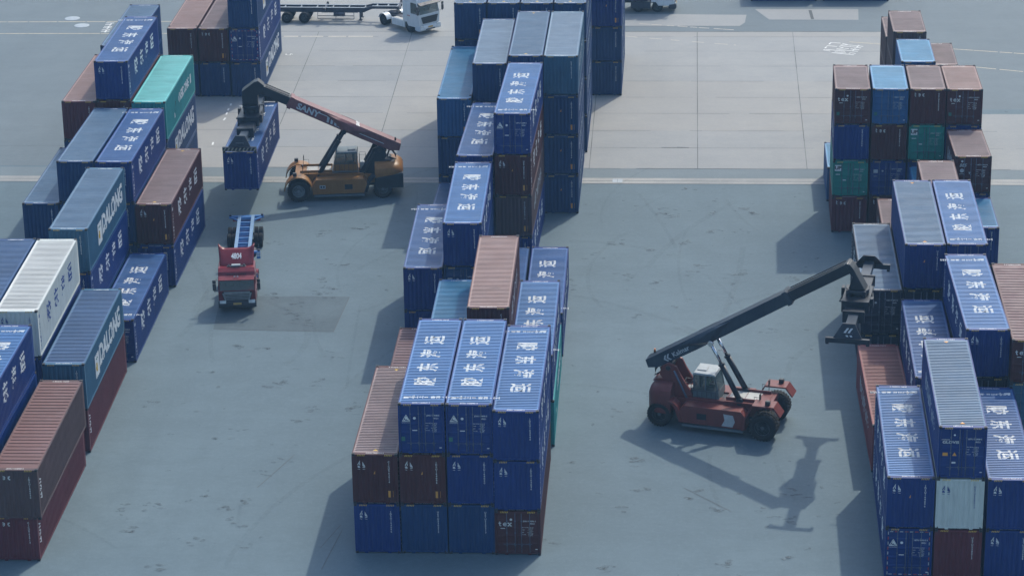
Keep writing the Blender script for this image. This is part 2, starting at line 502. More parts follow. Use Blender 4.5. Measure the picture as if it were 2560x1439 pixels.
def hazard(L, h):
    it = []
    for cx in (-0.72, 0.72):
        for i in range(5):
            x = cx - 0.18 + 0.085*i; z = h - 0.075
            it.append((poly2d([(x-0.03, z-0.05), (x+0.012, z-0.05), (x+0.05, z+0.05), (x+0.008, z+0.05)]), 0))
    return it
def get_marks(kind, L, h, i=0):
    key = ('mk', kind, L, h, i)
    if key in _cache: return _cache[key]
    hl = L/2; RP = roof_prof(L, False); SP = side_prof(L)
    if kind == 'roof_jd':
        it = [(xf(g, 0, -hl + 3.15 + 1.95*k, math.pi/2), 0) for k, g in enumerate(T['CJK'])]
        it += [(xf(T['KOR'], 0.42, -hl + 0.98, 0, 0.82), 0), (rect2d(-0.46, -hl + 0.98, 0.05, 0.46), 0),
               (xf(poly2d([(-0.18, -0.12), (0.05, -0.10), (0.20, 0.06), (0.10, 0.13), (-0.02, 0.02), (-0.10, 0.12), (-0.2, 0.04)]), -0.80, -hl + 0.98), 0),
               (xf(poly2d([(-0.22, -0.2), (0.15, -0.17), (0.10, -0.13), (-0.2, -0.14)]), -0.80, -hl + 0.98), 0)]
        me = marks_mesh('lettering', it, place_roof(L, h), (1, breaks(RP)), interp(RP))
    elif kind == 'roof_num':
        it = []
        for s in (-1, 1):
            it.append((xf(T['NUMH'][i], 0.0, s*(hl - 0.21), 0 if s < 0 else math.pi), 0))
        me = marks_mesh('number', it, place_roof(L, h), None, None, 0.006)
    elif kind == 'roof_tri':
        it = [(poly2d([(-0.14, -hl + 0.5), (0.14, -hl + 0.5), (0, -hl + 0.72)]), 0), (poly2d([(0.14, hl - 0.5), (-0.14, hl - 0.5), (0, hl - 0.72)]), 0)]
        me = marks_mesh('warning_label', it, place_roof(L, h), None, None, 0.006)
    elif kind == 'side_jd':
        it = [(xf(g, -hl + f*L, h*0.56), 0) for f, g in zip((0.25, 0.43, 0.605, 0.775), T['CJK'])]
        it += [(xf(T['KORV'], -hl + 0.52, h*0.42, -math.pi/2, 0.80), 0),
               (xf(poly2d([(-0.13, -0.2), (0.1, -0.1), (0.16, 0.12), (0.0, 0.22), (0.02, 0.05), (-0.1, 0.02)]), -hl + 0.52, h - 0.42), 0)]
        me = marks_mesh('lettering', it, place_side(L, h), (0, breaks(SP)), interp(SP))
    elif kind == 'side_dalong':
        logo = [(rect2d(-hl + 0.30*L, h*0.47, 1.30, 1.40), 0)]
        it = logo + [(xf(disc2d(-0.18, 0.02, 0.27), -hl + 0.30*L, h*0.47 - 0.1), 1), (xf(rect2d(0.28, 0.18, 0.12, 0.5), -hl + 0.30*L, h*0.47 - 0.1), 2),
                     (xf(rect2d(-0.1, 0.42, 0.5, 0.08), -hl + 0.30*L, h*0.47), 2), (xf(T['DALONG'], -hl + 0.635*L, h*0.52, 0, 1.0), 0)]
        # logo patches sit a touch above the white panel
        me = marks_mesh('lettering', it, place_side(L, h), (0, breaks(SP)), interp(SP))
        for p in me.polygons:
            if p.material_index:
                for v in p.vertices: me.vertices[v].co.x += 0.004
    elif kind == 'side_blur':       # white company name, too far off to be read
        rng = random.Random(4)
        ln = []
        for k in range(9):
            a = -hl + L*(0.22 + 0.062*k); z = h*0.52
            ln += [[(a, z-0.42), (a + 0.10, z+0.42)], [(a, z + rng.uniform(-0.3, 0.3)), (a + 0.42, z + rng.uniform(-0.1, 0.4))]]
            if rng.random() < 0.6: ln.append([(a + 0.42, z+0.35), (a + 0.36, z-0.4)])
        me = marks_mesh('lettering', [(strokes2d(ln, 0.13), 0)], place_side(L, h), (0, breaks(SP)), interp(SP))
    elif kind == 'side_post':       # stacked letters beside the corner post
        it = [(xf(text2d('AVINT', 0.42, 0.03), -hl + 0.55, h*0.55, -math.pi/2), 0)]
        me = marks_mesh('lettering', it, place_side(L, h), (0, breaks(SP)), interp(SP))
    elif kind == 'side_teal':
        it = [(xf(text2d('WEIDONG', 0.95, 0.03), -hl + 0.62*L, h*0.52), 0), (rect2d(-hl + 0.86*L, h*0.52, 0.5, 0.7), 0), (poly2d([(-hl+0.27*L, h*.2), (-hl+.27*L+.35, h*.24), (-hl+.27*L+.12, h*.40)]), 0),
              (poly2d([(-hl+0.31*L, h*.34), (-hl+.31*L+.22, h*.34), (-hl+.31*L+.30, h*.60), (-hl+.31*L+.14, h*.58)]), 1)]
        me = marks_mesh('lettering', it, place_side(L, h), (0, breaks(SP)), interp(SP))
    elif kind == 'end_num':
        it = [(xf(T['NUMV'][i], 0.74, h*0.64, 0, 1.12), 0)]
        me = marks_mesh('number', it, place_end(L, h), (0, breaks(END_PROF)), interp(END_PROF))
    elif kind == 'end_logo':
        it = [(q, 0) for q in whale_logo(-0.74, h - 0.60, 0.50)]
        me = marks_mesh('logo', it, place_end(L, h), (0, breaks(END_PROF)), interp(END_PROF))
    elif kind == 'end_tri':
        it = [(poly2d([(-0.08, h*0.60), (0.08, h*0.60), (0, h*0.66)]), 0)]
        me = marks_mesh('warning_label', it, place_end(L, h), (0, breaks(END_PROF)), interp(END_PROF))
    elif kind == 'end_box':
        it = [(rect2d(0.80, h*0.20, 0.27, 0.38), 0)]
        me = marks_mesh('warning_label', it, place_end(L, h), (0, breaks(END_PROF)), interp(END_PROF))
    elif kind == 'end_tex':
        it = [(xf(TEX, -0.62, h*0.84, 0, 0.31), 0)]
        me = marks_mesh('lettering', it, place_end(L, h), (0, breaks(END_PROF)), interp(END_PROF))
    elif kind == 'hazard_end': me = marks_mesh('edge_stripes', hazard(L, h), place_head(L, h, 1))
    elif kind == 'hazard_door': me = marks_mesh('edge_stripes', hazard(L, h), place_head(L, h, -1))
    elif kind == 'door_data':
        it = [(xf(T['NUMH'][i], 0.62, h*0.765, 0, 0.72), 0), (xf(T['45G1'], 0.78, h*0.71, 0, 0.9), 0), (xf(T['ROWS'], 0.22, h*0.53, 0, 0.80), 0), (rect2d(0.98, h*0.13, 0.12, 0.05), 0)]
        me = marks_mesh('data_lettering', it, place_door(L, h), None, None, 0.012)
    elif kind == 'door_logo':
        it = [(q, 0) for q in whale_logo(-0.80, h*0.70, 0.40)] + [(disc2d(-0.36, h*0.71, 0.075), 0), (rect2d(-0.36, h*0.47, 0.26, 0.05), 0)]
        me = marks_mesh('logo', it, place_door(L, h), None, None, 0.012)
    elif kind == 'door_tex':
        it = [(xf(TEX, -0.68, h*0.70, 0, 0.30), 0), (rect2d(-0.80, h*0.60, 0.24, 0.04), 0), (disc2d(-0.36, h*0.80, 0.07), 0)]
        me = marks_mesh('lettering', it, place_door(L, h), None, None, 0.012)
    elif kind == 'door_up':
        it = [(rect2d(-0.86, h*0.80, 0.44, 0.44), 0), (rect2d(-0.86, h*0.62, 0.30, 0.05), 0), (rect2d(-0.40, h*0.46, 0.22, 0.08), 0), (xf(T['UP'], -0.86, h*0.80), 1)]
        me = marks_mesh('logo', it, place_door(L, h), None, None, 0.012)
        for p in me.polygons:
            if p.material_index:
                for v in p.vertices: me.vertices[v].co.y -= 0.004
    elif kind == 'door_bes':
        it = [(xf(T['RES'], -0.70, h*0.75), 0), (disc2d(-0.74, h*0.86, 0.08), 0), (disc2d(-0.74, h*0.61, 0.14), 0), (rect2d(-0.74, h*0.52, 0.34, 0.03), 0), (poly2d([(-0.3, h*.57), (-0.16, h*.57), (-0.23, h*.50)]), 0)]
        me = marks_mesh('lettering', it, place_door(L, h), None, None, 0.012)
    elif kind == 'door_glovis':
        it = [(xf(T['GLOVIS'], -0.60, h*0.70), 0), (xf(T['HYUNDAI'], -0.86, h*0.75), 0), (disc2d(-0.41, h*0.84, 0.05), 0), (rect2d(-0.42, h*0.31, 0.20, 0.09), 0)]
        me = marks_mesh('lettering', it, place_door(L, h), None, None, 0.012)
    elif kind == 'door_warn':
        it = [(rect2d(-0.86, h*0.47, 0.26, 0.18), 0), (poly2d([(-0.50, h*0.44), (-0.28, h*0.44), (-0.39, h*0.51)]), 0)]
        me = marks_mesh('warning_label', it, place_door(L, h), None, None, 0.012)
    elif kind == 'door_green':
        it = [(rect2d(-0.98, h*0.30, 0.20, 0.24), 0)]
        me = marks_mesh('warning_label', it, place_door(L, h), None, None, 0.012)
    elif kind == 'door_sign':
        it = [(rect2d(-0.84, h*0.70, 0.30, 0.26), 0), (disc2d(-0.36, h*0.71, 0.07), 0), (rect2d(-0.84, h*0.56, 0.26, 0.04), 0)]
        me = marks_mesh('label', it, place_door(L, h), None, None, 0.012)
    elif kind == 'door_dash':      # reflective red and white dashes round the door edge
        it = []
        for k in range(9):
            z = 0.30 + k*(h - 0.6)/8
            for sx in (-1, 1): it.append((rect2d(sx*1.06, z, 0.045, 0.17), k % 2))
        for k in range(8):
            x = -0.9 + k*1.8/7
            for z in (0.24, h - 0.21): it.append((rect2d(x, z, 0.17, 0.045), k % 2))
        me = marks_mesh('reflective_tape', it, place_door(L, h), None, None, 0.012)
    _cache[key] = me; return me

# ---------------------------------------------------------------- colours
def lin(*c): return c
BODY = {
 'navy':  paint('navy_paint', (0.0012, 0.026, 0.150), 0.40),
 'blue':  paint('plain_blue_paint', (0.0025, 0.036, 0.125), 0.45),
 'azure': paint('azure_paint', (0.016, 0.085, 0.220), 0.45),
 'steel': paint('steel_blue_paint', (0.030, 0.100, 0.175), 0.45),
 'brown': paint('brown_paint', (0.062, 0.015, 0.018), 0.5),
 'maroon': paint('maroon_paint', (0.105, 0.022, 0.032), 0.5),
 'dusty': paint('dusty_brown_paint', (0.085, 0.052, 0.054), 0.6),
 'teal':  paint('teal_paint', (0.015, 0.220, 0.230), 0.45, 0.3),
 'white': paint('white_paint', (0.52, 0.56, 0.54), 0.5, 0.1, 0.5),
 'green': paint('green_paint', (0.010, 0.200, 0.165), 0.45),
 'red':   paint('red_paint', (0.190, 0.045, 0.050), 0.5),
 'black': paint('blue_black_paint', (0.008, 0.014, 0.034), 0.45),
}
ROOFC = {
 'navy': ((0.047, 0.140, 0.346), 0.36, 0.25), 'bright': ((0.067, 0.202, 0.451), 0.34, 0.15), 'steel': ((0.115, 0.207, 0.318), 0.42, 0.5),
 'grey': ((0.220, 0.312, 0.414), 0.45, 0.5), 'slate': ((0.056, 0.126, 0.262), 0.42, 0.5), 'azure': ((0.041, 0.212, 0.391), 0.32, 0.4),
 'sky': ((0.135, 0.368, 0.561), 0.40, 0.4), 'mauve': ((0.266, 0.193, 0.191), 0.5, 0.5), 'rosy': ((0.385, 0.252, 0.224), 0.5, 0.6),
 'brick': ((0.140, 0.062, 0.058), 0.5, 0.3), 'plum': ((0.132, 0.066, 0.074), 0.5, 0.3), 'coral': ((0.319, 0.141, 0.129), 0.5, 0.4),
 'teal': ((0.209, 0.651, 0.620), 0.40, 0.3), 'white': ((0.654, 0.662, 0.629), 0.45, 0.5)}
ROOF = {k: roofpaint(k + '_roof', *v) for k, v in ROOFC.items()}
GROOVE_SHADE = {k: roofpaint(k + '_groove_shade', tuple(c*0.66 + 0.004 for c in v[0]), v[1] + 0.15, v[2]) for k, v in ROOFC.items()}   # groove shade painted in as a darker roof colour, so the ribs read stronger
SIDEMAT = {'white': BLUEMARK}

def container(x, y, zb, h, L, yaw, door_near, body, roof, marks, label, group, wide=False):
    """x, y: front-left corner as seen from the camera; yaw in degrees; door_near: the doors face the camera"""
    a = R(yaw); cx, cy = x + HW, y + L/2
    t = thing('shipping_container', (cx, cy, zb), a + (0 if door_near else math.pi), label, 'container', group)
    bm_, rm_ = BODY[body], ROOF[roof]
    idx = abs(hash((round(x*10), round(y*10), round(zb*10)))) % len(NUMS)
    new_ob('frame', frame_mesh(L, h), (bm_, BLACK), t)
    rf = new_ob('roof', roof_mesh(L, h, wide), (rm_, GROOVE_SHADE[roof]), t)
    sides = [new_ob('side_wall', side_mesh(L, h), (bm_,), t) for k in range(2)]
    sides[1].rotation_euler = (0, 0, math.pi)
    ew = new_ob('end_wall', end_mesh(L, h), (bm_,), t)
    for s in (-1, 1):
        d = new_ob('door', door_mesh(L, h, s), (bm_,), t)
        for fx in ((-0.585, -0.146) if s < 0 else (0.195, 0.634)):
            r = new_ob('lock_rod', rod_mesh(L, h), (RODSTEEL,), d); r.location.x = fx
        hd = new_ob('handle', handle_mesh(L, h), (RODSTEEL,), d); hd.location.x = s*0.39
        if s < 0: dl = d
        else: dr = d
    for sx in (-1, 1):
        for sy in (-1, 1):
            for z in (0.0595, h - 0.0595):
                c = new_ob('corner_casting', casting_mesh(), (CAST, HOLE), t)
                c.location = (sx*(HW - 0.0815), sy*(L/2 - 0.089), z)
            if L > 13:
                c = new_ob('corner_casting', casting_mesh(), (CAST, HOLE), t); c.location = (sx*(HW - 0.0815), sy*(6.096 - 0.089), h - 0.0595)
    lite = BLUEMARK if body == 'white' else WHITE
    mk = set(marks.split())
    def put(kind, parent, mats, name=None, i=0):
        me = get_marks(kind, L, h, i); return new_ob(name or me.name.split('.')[0], me, mats, parent)
    if 'R' in mk: put('roof_jd', rf, (WHITE,))
    put('roof_num', rf, (WHITE if body != 'white' else OFFWHITE,), i=idx)
    if 'T' in mk: put('roof_tri', rf, (YELLOW if body != 'navy' else ORANGE,))
    put('hazard_end', ew, (YELLOW,)); put('hazard_door', dl, (YELLOW,))
    for k in ('jd', 'dalong', 'blur', 'post', 'teal'):
        if k in mk:
            for sd in sides:
                put('side_' + k, sd, (lite if k != 'blur' else OFFWHITE, YELLOW if k != 'teal' else BLACK, GREENLAB))
    put('end_num', ew, (WHITE if body != 'white' else BLUEMARK,), i=idx)
    if 'logo' in mk:
        put('end_logo', ew, (WHITE if body != 'white' else BLUEMARK,)); put('door_logo', dl, (WHITE,))
    if 'tri' in mk: put('end_tri', ew, (ORANGE,))
    if 'box' in mk: put('end_box', ew, (ORANGE,))
    if 'tex' in mk: put('end_tex', ew, (WHITE,)); put('door_tex', dl, (WHITE,))
    if 'up' in mk: put('door_up', dl, (WHITE, BLACK))
    if 'bes' in mk: put('door_bes', dl, (OFFWHITE,))
    if 'glovis' in mk: put('door_glovis', dl, (WHITE,)); put('door_warn', dl, (ORANGE,))
    if 'green' in mk: put('door_green', dl, (GREENLAB,))
    if 'sign' in mk: put('door_sign', dl, (OFFWHITE,))
    if 'dash' in mk: put('door_dash', dl, (OFFWHITE, REDLAB))
    put('door_data', dr, (WHITE,), i=idx)
    return t

# ================================================================ ground
def ground_mat(name, base, dark, light, scale=1.0, stain=0.5, tint2=None):
    if name in _mats: return _mats[name]
    k = N(name); b = k.b
    co = k.coords(rnd=False)
    c = k.mix(k.noise(co, 0.035*scale, 5, 0.6, 0.38, 0.62), dark, light)
    c = k.mix(0.55, c, base)
    # tyre-polished bands along and across the lanes
    c = k.mix(k.mul(k.noise(k.coords((0.9, 0.05, 1), rnd=False), 0.5, 4, 0.55, 0.48, 0.72), 0.30), c, dark)
    c = k.mix(k.mul(k.noise(k.coords((0.05, 0.8, 1), rnd=False), 0.5, 5, 0.6, 0.46, 0.72), 0.38), c, dark)
    # mottling and grain
    c = k.mix(k.mul(k.noise(co, 0.30, 7, 0.72, 0.44, 0.66), 0.55), c, dark)
    c = k.mix(k.mul(k.noise(k.coords((0.5, 1.3, 1), rnd=False), 1.0, 6, 0.75, 0.50, 0.70), 0.45), c, dark)
    c = k.mix(k.mul(k.noise(co, 3.2, 6, 0.85, 0.48, 0.66), 0.40), c, light)
    c = k.mix(k.mul(k.noise(co, 14.0, 3, 0.7, 0.48, 0.60), 0.38), c, dark)
    # oil drips and rubber scuffs, stretched across
    d1 = k.noise(k.coords((0.55, 1.0, 1), rnd=False), 1.15, 7, 0.72, 0.655, 0.715)
    d2 = k.noise(co, 0.16, 3, 0.5, 0.44, 0.60)
    c = k.mix(k.mul(k.mul(d1, d2), stain), c, tuple(x*0.32 for x in base))
    k.l(c, b.inputs['Base Color'])
    b.inputs['Roughness'].default_value = 0.8; b.inputs['Specular IOR Level'].default_value = 0.35
    _mats[name] = k.m; return k.m

G_YARD = ground_mat('yard_paving', (0.105, 0.157, 0.186), (0.077, 0.117, 0.141), (0.136, 0.195, 0.226), 1.0, 1.0)
G_SLAB = ground_mat('pale_concrete', (0.277, 0.285, 0.281), (0.218, 0.231, 0.235), (0.318, 0.318, 0.307), 1.3, 0.55)
G_SLAB2 = ground_mat('pale_concrete_cool', (0.240, 0.255, 0.259), (0.196, 0.213, 0.221), (0.281, 0.290, 0.289), 1.3, 0.6)
G_SLAB3 = ground_mat('pale_concrete_warm', (0.289, 0.289, 0.275), (0.237, 0.240, 0.235), (0.326, 0.320, 0.300), 1.3, 0.5)
G_ASPH = ground_mat('patched_asphalt', (0.128, 0.164, 0.184), (0.102, 0.132, 0.150), (0.152, 0.188, 0.206), 1.0, 0.4)
G_BAND = ground_mat('dark_band', (0.145, 0.186, 0.208), (0.116, 0.150, 0.168), (0.174, 0.214, 0.234), 1.0, 0.6)
G_CURB = ground_mat('drain_edge_concrete', (0.32, 0.325, 0.31), (0.20, 0.21, 0.21), (0.40, 0.40, 0.38), 2.0, 0.9)
JOINT = flat('joint_sealant', (0.085, 0.095, 0.100), 0.9)
PAINTW = flat('road_white', (0.70, 0.71, 0.70), 0.7)
PAINTY = flat('road_yellow', (0.46, 0.42, 0.32), 0.7)
PAINTYF = flat('faded_road_yellow', (0.42, 0.40, 0.355), 0.8)

def sheet(name, pts, z, mat):
    m = MB(); m.face([(x, y, z) for x, y in pts]); me = m.mesh(name)
    if me.polygons and me.polygons[0].normal.z < 0: me.flip_normals()
    return structure(name, me, (mat,))
def rc(x0, x1, y0, y1): return [(x0, y0), (x1, y0), (x1, y1), (x0, y1)]
sheet('ground', rc(-900, 900, -400, 1500), 0.0, G_YARD)
def slab_field():
    """cast slabs between the joints: neighbouring pours differ a little in tone"""
    m = MB(); r = random.Random(11)
    ys = (65.05, 70.16, 74.53, 79.11, 83.55, 88.17, 92.65, 97.26, 101.85, 103.52, 108.2, 112.8, 117.4, 122.0, 130.0)
    tone = {}
    for j in range(len(ys)-1):
        for i, (xa, xb) in enumerate(((-24.0, -15.1), (-15.1, -6.5), (-6.5, 1.95), (1.95, 10.3), (10.3, 18.64), (18.64, 27.0), (27.0, 35.3), (35.3, 42.5), (42.5, 51), (51, 60), (60, 90))):
            if j >= 9 and xa >= 10: continue
            if j >= 3 and xa >= 35: continue
            k = tone.get(j) if r.random() < 0.72 and j in tone else r.choice((0, 0, 1, 2))
            tone[j] = k
            m.face([(xa, ys[j], 0.004), (xb, ys[j], 0.004), (xb, ys[j+1], 0.004), (xa, ys[j+1], 0.004)], k)
    me = m.mesh('concrete_apron')
    for q in me.polygons:
        if q.normal.z < 0: q.flip()
    return structure('concrete_apron', me, (G_SLAB, G_SLAB2, G_SLAB3))
slab_field()
sheet('asphalt', [(36.0, 80.4), (90, 80.4), (90, 160), (11.0, 160), (11.0, 103.54), (36.0, 103.54)], 0.0045, G_ASPH)
sheet('asphalt', [(-120, 65.3), (-24.1, 65.3), (-24.1, 160), (-120, 160)], 0.005, G_ASPH)
sheet('concrete_patch', [(24.0, 111.2), (25.2, 107.6), (33.2, 107.5), (33.4, 111.2)], 0.0085, G_SLAB)
sheet('concrete_patch', [(11.4, 105.4), (22.5, 105.4), (23.0, 106.6), (23.2, 109.2), (11.4, 109.6)], 0.0085, G_SLAB)
sheet('dark_band', rc(-60, 90, 62.86, 65.0), 0.004, G_BAND)
sheet('drain', rc(-60, 90, 61.55, 62.84), 0.006, G_CURB)
sheet('worn_patch', [(-12.92, 31.92), (-5.05, 31.61), (-4.73, 37.82), (-13.4, 37.95)], 0.004,
      ground_mat('worn_patch', (0.078, 0.116, 0.138), (0.052, 0.078, 0.094), (0.102, 0.145, 0.168), 4.0, 1.0))
# slab joints, drain slot, cracks: thin dark strips on the paving
m = MB()
def strip(x0, y0, x1, y1, w, z=0.010):
    d = Vector((x1-x0, y1-y0)).normalized(); n = Vector((-d.y, d.x)) * w/2
    m.face([(x0-n.x, y0-n.y, z), (x1-n.x, y1-n.y, z), (x1+n.x, y1+n.y, z), (x0+n.x, y0+n.y, z)])
rng = random.Random(7)
def ragged(x0, x1, y, w, gap=0.12):
    x = x0
    while x < x1:
        l = rng.uniform(0.8, 4.0); e = min(x1, x + l)
        if rng.random() > gap: strip(x, y + rng.uniform(-.012, .012), e, y + rng.uniform(-.012, .012), w * rng.uniform(0.45, 1.25))
        x = e
for i, y in enumerate((65.1, 70.16, 74.53, 79.11, 83.55, 88.17, 92.65, 97.26, 101.85)):
    ragged(-24, 42 if y < 80 else 36.4, y, 0.045 if i else 0.07)
ragged(11, 36, 103.53, 0.13, 0.0); ragged(-24, 11, 103.6, 0.10, 0.2); ragged(11, 24, 105.4, 0.09, 0.1)
for xa, xb in ((18.71, 18.57), (27.15, 26.80), (10.27, 10.37), (1.9, 2.0), (-6.7, -6.25), (-15.1, -14.6), (35.5, 35.0)):
    y = 65.1
    while y < 103.4:
        e = min(103.4, y + rng.uniform(1.5, 5)); fa, fb = (y-65.1)/38.4, (e-65.1)/38.4
        strip(xb+(xa-xb)*fa, y, xb+(xa-xb)*fb, e, 0.05*rng.uniform(0.6, 1.2)); y = e
strip(-60, 62.2, 90, 62.14, 0.07); strip(-60, 61.5, 90, 61.5, 0.05, 0.011)
for x0, x1 in ((-40, -24), (43, 60)): ragged(x0, x1, 70.2, 0.03)
strip(29.0, 110.8, 29.1, 107.7, 0.28, 0.0115); strip(15.8, 70.25, 17.6, 70.2, 0.11, 0.0115); strip(17.0, 70.3, 17.9, 70.22, 0.14, 0.012)
for x0, y0, x1, y1 in ((-12.9, 31.9, -5.05, 31.6), (-5.05, 31.6, -4.73, 37.8), (-4.73, 37.8, -8.4, 37.9)): strip(x0, y0, x1, y1, 0.04)
for x0, y0, x1, y1 in ((17.5, 8.6, 20.1, 5.6), (-1.6, -2.0, -1.05, 2.8), (-2.0, 0.5, -1.2, 3.4), (-6.5, 8.0, -5.0, 12.5)): strip(x0, y0, x1, y1, 0.035)
structure('paving_joints', m.mesh('paving_joints'), (JOINT,))

# painted lines and figures on the ground
def paint_marks(name, lines, w, mat, z=0.0125):
    vs, fs = strokes2d(lines, w); mm = MB()
    for f in fs: mm.face([(vs[i][0], vs[i][1], z) for i in f])
    me = mm.mesh(name)
    for p in me.polygons:
        if p.normal.z < 0: p.flip()
    return structure(name, me, (mat,))
def dashes(p, q, on, off, w=None):
    d = Vector((q[0]-p[0], q[1]-p[1])); L = d.length; d /= L; s = 0; out = []
    while s < L:
        e = min(L, s + on * rng.uniform(0.6, 1.4)); out.append([(p[0]+d.x*s, p[1]+d.y*s), (p[0]+d.x*e, p[1]+d.y*e)])
        s = e + off * rng.uniform(0.3, 1.6)
    return out
paint_marks('yellow_line', dashes((-60, 106.5), (-24.4, 107.0), 1.8, 0.18) + dashes((-60, 102.7), (-24.4, 102.9), 1.9, 0.15), 0.17, PAINTY)
paint_marks('yellow_line', dashes((32.0, 100.2), (60, 93.2), 1.5, 0.3) + dashes((38, 93.9), (60, 86.2), 1.5, 0.25), 0.16, PAINTY)
paint_marks('faded_yellow_line', dashes((12.4, 101.99), (22, 99.2), 0.8, 0.9) + dashes((13.6, 106.18), (22.3, 104.04), 0.7, 0.4), 0.17, PAINTYF)
paint_marks('faded_yellow_line', dashes((-17.9, 101.9), (-10.2, 101.9), 1.3, 0.5), 0.40, PAINTYF)
RS = [[(30.17, 99.47), (30.37, 100.03), (31.15, 99.83)], [(29.75, 98.29), (29.92, 98.64)], [(29.98, 99.02), (30.78, 98.75)], [(30.12, 97.3), (29.58, 97.57), (29.71, 97.88), (31.39, 97.23)], [(31.37, 99.69), (31.73, 99.34)], [(31.2, 99.2), (31.77, 99.23), (33.03, 98.79)], [(31.11, 98.95), (32.09, 98.65), (32.83, 98.3)], [(32.52, 98.58), (32.73, 99.13)], [(31.02, 98.64), (31.39, 98.19), (31.76, 98.06)], [(31.33, 98.19), (30.85, 98.09), (30.73, 97.88), (31.56, 97.57)], [(31.98, 97.99), (32.64, 97.68)], [(32.12, 97.54), (32.36, 98.06)], [(31.65, 97.44), (32.48, 97.2)], [(30.57, 97.06), (31.42, 96.79)], [(30.3, 96.82), (32.08, 96.14)], [(31.73, 96.58), (31.91, 96.79), (32.25, 96.55)]]
LS = [[(-34.9, 106.36), (-34.26, 106.36)], [(-34.47, 105.57), (-34.42, 106.1)], [(-34.87, 105.81), (-34.5, 105.81)], [(-34.86, 105.21), (-34.24, 105.21)], [(-34.85, 104.7), (-34.19, 104.7)], [(-34.46, 104.44), (-34.46, 105.15)], [(-34.83, 104.04), (-34.18, 104.04)], [(-34.8, 103.54), (-34.15, 103.58)], [(-34.42, 103.28), (-34.44, 104.03)]]
paint_marks('white_ground_lettering', RS, 0.13, PAINTW)
paint_marks('white_ground_lettering', LS, 0.16, PAINTW)
paint_marks('white_ground_number', [[(-17.05, 96.21), (-17.02, 95.95), (-16.68, 95.88), (-16.67, 96.35), (-16.49, 96.15)]], 0.12, PAINTW)
paint_marks('white_lane_dashes', [[(-19.57, 81.5), (-19.54, 81.05)], [(-19.56, 80.2), (-19.55, 79.7)], [(-19.52, 79.1), (-19.5, 78.55)], [(-19.42, 77.6), (-19.47, 77.0)], [(-19.36, 71.2), (-19.32, 70.6)]], 0.14, PAINTW)
# two round covers set in the asphalt and a steel lid on the drain
LID = flat('pale_cover', (0.33, 0.38, 0.42), 0.6, 0.1)
for k, (cx, cy, lab) in enumerate(((-38.42, 107.96, 'pale round manhole cover beyond the yellow line, farther one'), (-37.03, 105.52, 'pale round manhole cover between the two yellow lines'))):
    mm = MB(); mm.lathe([(0.70, 0.0), (0.70, 0.012), (0.66, 0.018), (0.0001, 0.018)], (cx, cy, 0.004), 'z', 32)
    o = new_ob('manhole_cover', mm.mesh('manhole_cover'), (LID,)); o['label'] = lab; o['category'] = 'manhole cover'; o['group'] = 'round manhole covers'
for cx, lab in ((12.58, 'pale square steel lid on the drain right of the tall blue stack'), (-15.05, 'pale square steel lid on the drain beside the hanging container')):
    mm = MB(); mm.box(cx-0.37, cx+0.37, 61.75, 62.6, 0.0, 0.022); mm.box(cx-0.012, cx+0.012, 61.8, 62.55, 0.02, 0.026, 1)
    o = new_ob('drain_lid', mm.mesh('drain_lid', 0.006), (LID, JOINT)); o['label'] = lab; o['category'] = 'drain lid'; o['group'] = 'steel lids on the drain'

# oil spots, spreader scuffs and rubber marks: ragged thin flakes of dirt lying on the paving
STAINS = [(-8.2, 50.3), (-7.7, 50.6), (-5.0, 52.0), (-5.4, 51.2), (-6.0, 44.1), (-6.8, 41.0), (-6.9, 40.1), (-8.5, 35.2), (-7.8, 34.6), (-7.9, 33.4), (-6.9, 33.4), (-6.3, 32.9), (-9.1, 32.7), (-11.3, 48.4), (-9.8, 38.2), (-8.3, 36.2), (-6.1, 37.6), (-6.0, 39.0), (-6.9, 38.3), (-8.8, 16.3), (-7.3, 23.1), (-7.7, 22.6), (-5.0, 23.4), (-6.4, 9.8), (-9.6, 6.8), (-12.3, 5.8), (-6.9, 3.5), (-5.1, 17.2), (-4.9, 18.9), (-2.5, 19.1), (-14.8, 19.6), (-9.0, 1.2), (-12.6, 2.5), (-10.2, -2.0), (-6.2, 0.2), (-9.8, 14.7), (-8.9, 28.7), (-10.8, 29.0), (-4.7, 27.4), (-6.7, 6.2), (-7.9, 5.5), (-12.0, 25.0), (-6.0, 11.6), (-13.5, 5.0), (-12.0, 5.4), (15.2, 7.9), (14.8, 11.8), (18.0, 7.2), (22.3, 4.9), (23.4, 5.0), (24.8, 9.2), (19.8, -0.7), (21.7, 5.9), (14.7, 6.2), (13.7, 19.3), (23.9, 8.0), (23.1, 0.0), (19.4, 5.8), (13.6, -1.2), (10.5, 11.7), (10.2, 1.7), (16.9, 55.1), (18.6, 55.9), (16.4, 54.2), (15.8, 55.4), (21.8, 55.7), (22.4, 54.9), (12.9, 48.9), (15.2, 47.2), (17.9, 42.8), (18.0, 42.0), (15.6, 40.7), (21.5, 42.7), (20.7, 42.3), (20.6, 40.9), (24.8, 41.5), (13.3, 42.3), (13.9, 41.5), (21.7, 50.8), (19.6, 55.0), (19.9, 58.3), (18.7, 43.7), (16.7, 36.3), (22.8, 32.3), (10.0, 41.5), (10.0, 39.6), (14.3, 34.4), (17.3, 60.3), (11.4, 45.7), (19.4, 50.9), (17.8, 48.7)]
def stain_mat(name, col, alpha):
    k = N(name); b = k.b; co = k.coords(rnd=False)
    b.inputs['Base Color'].default_value = (*col, 1); b.inputs['Roughness'].default_value = 0.7
    k.l(k.mul(k.noise(co, 3.4, 6, 0.8, 0.40, 0.60), alpha), b.inputs['Alpha']); return k.m
ST1, ST2 = stain_mat('oily_dirt', (0.040, 0.056, 0.066), 0.42), stain_mat('rubber_scuff', (0.060, 0.085, 0.100), 0.10)
m = MB(); r = random.Random(5)
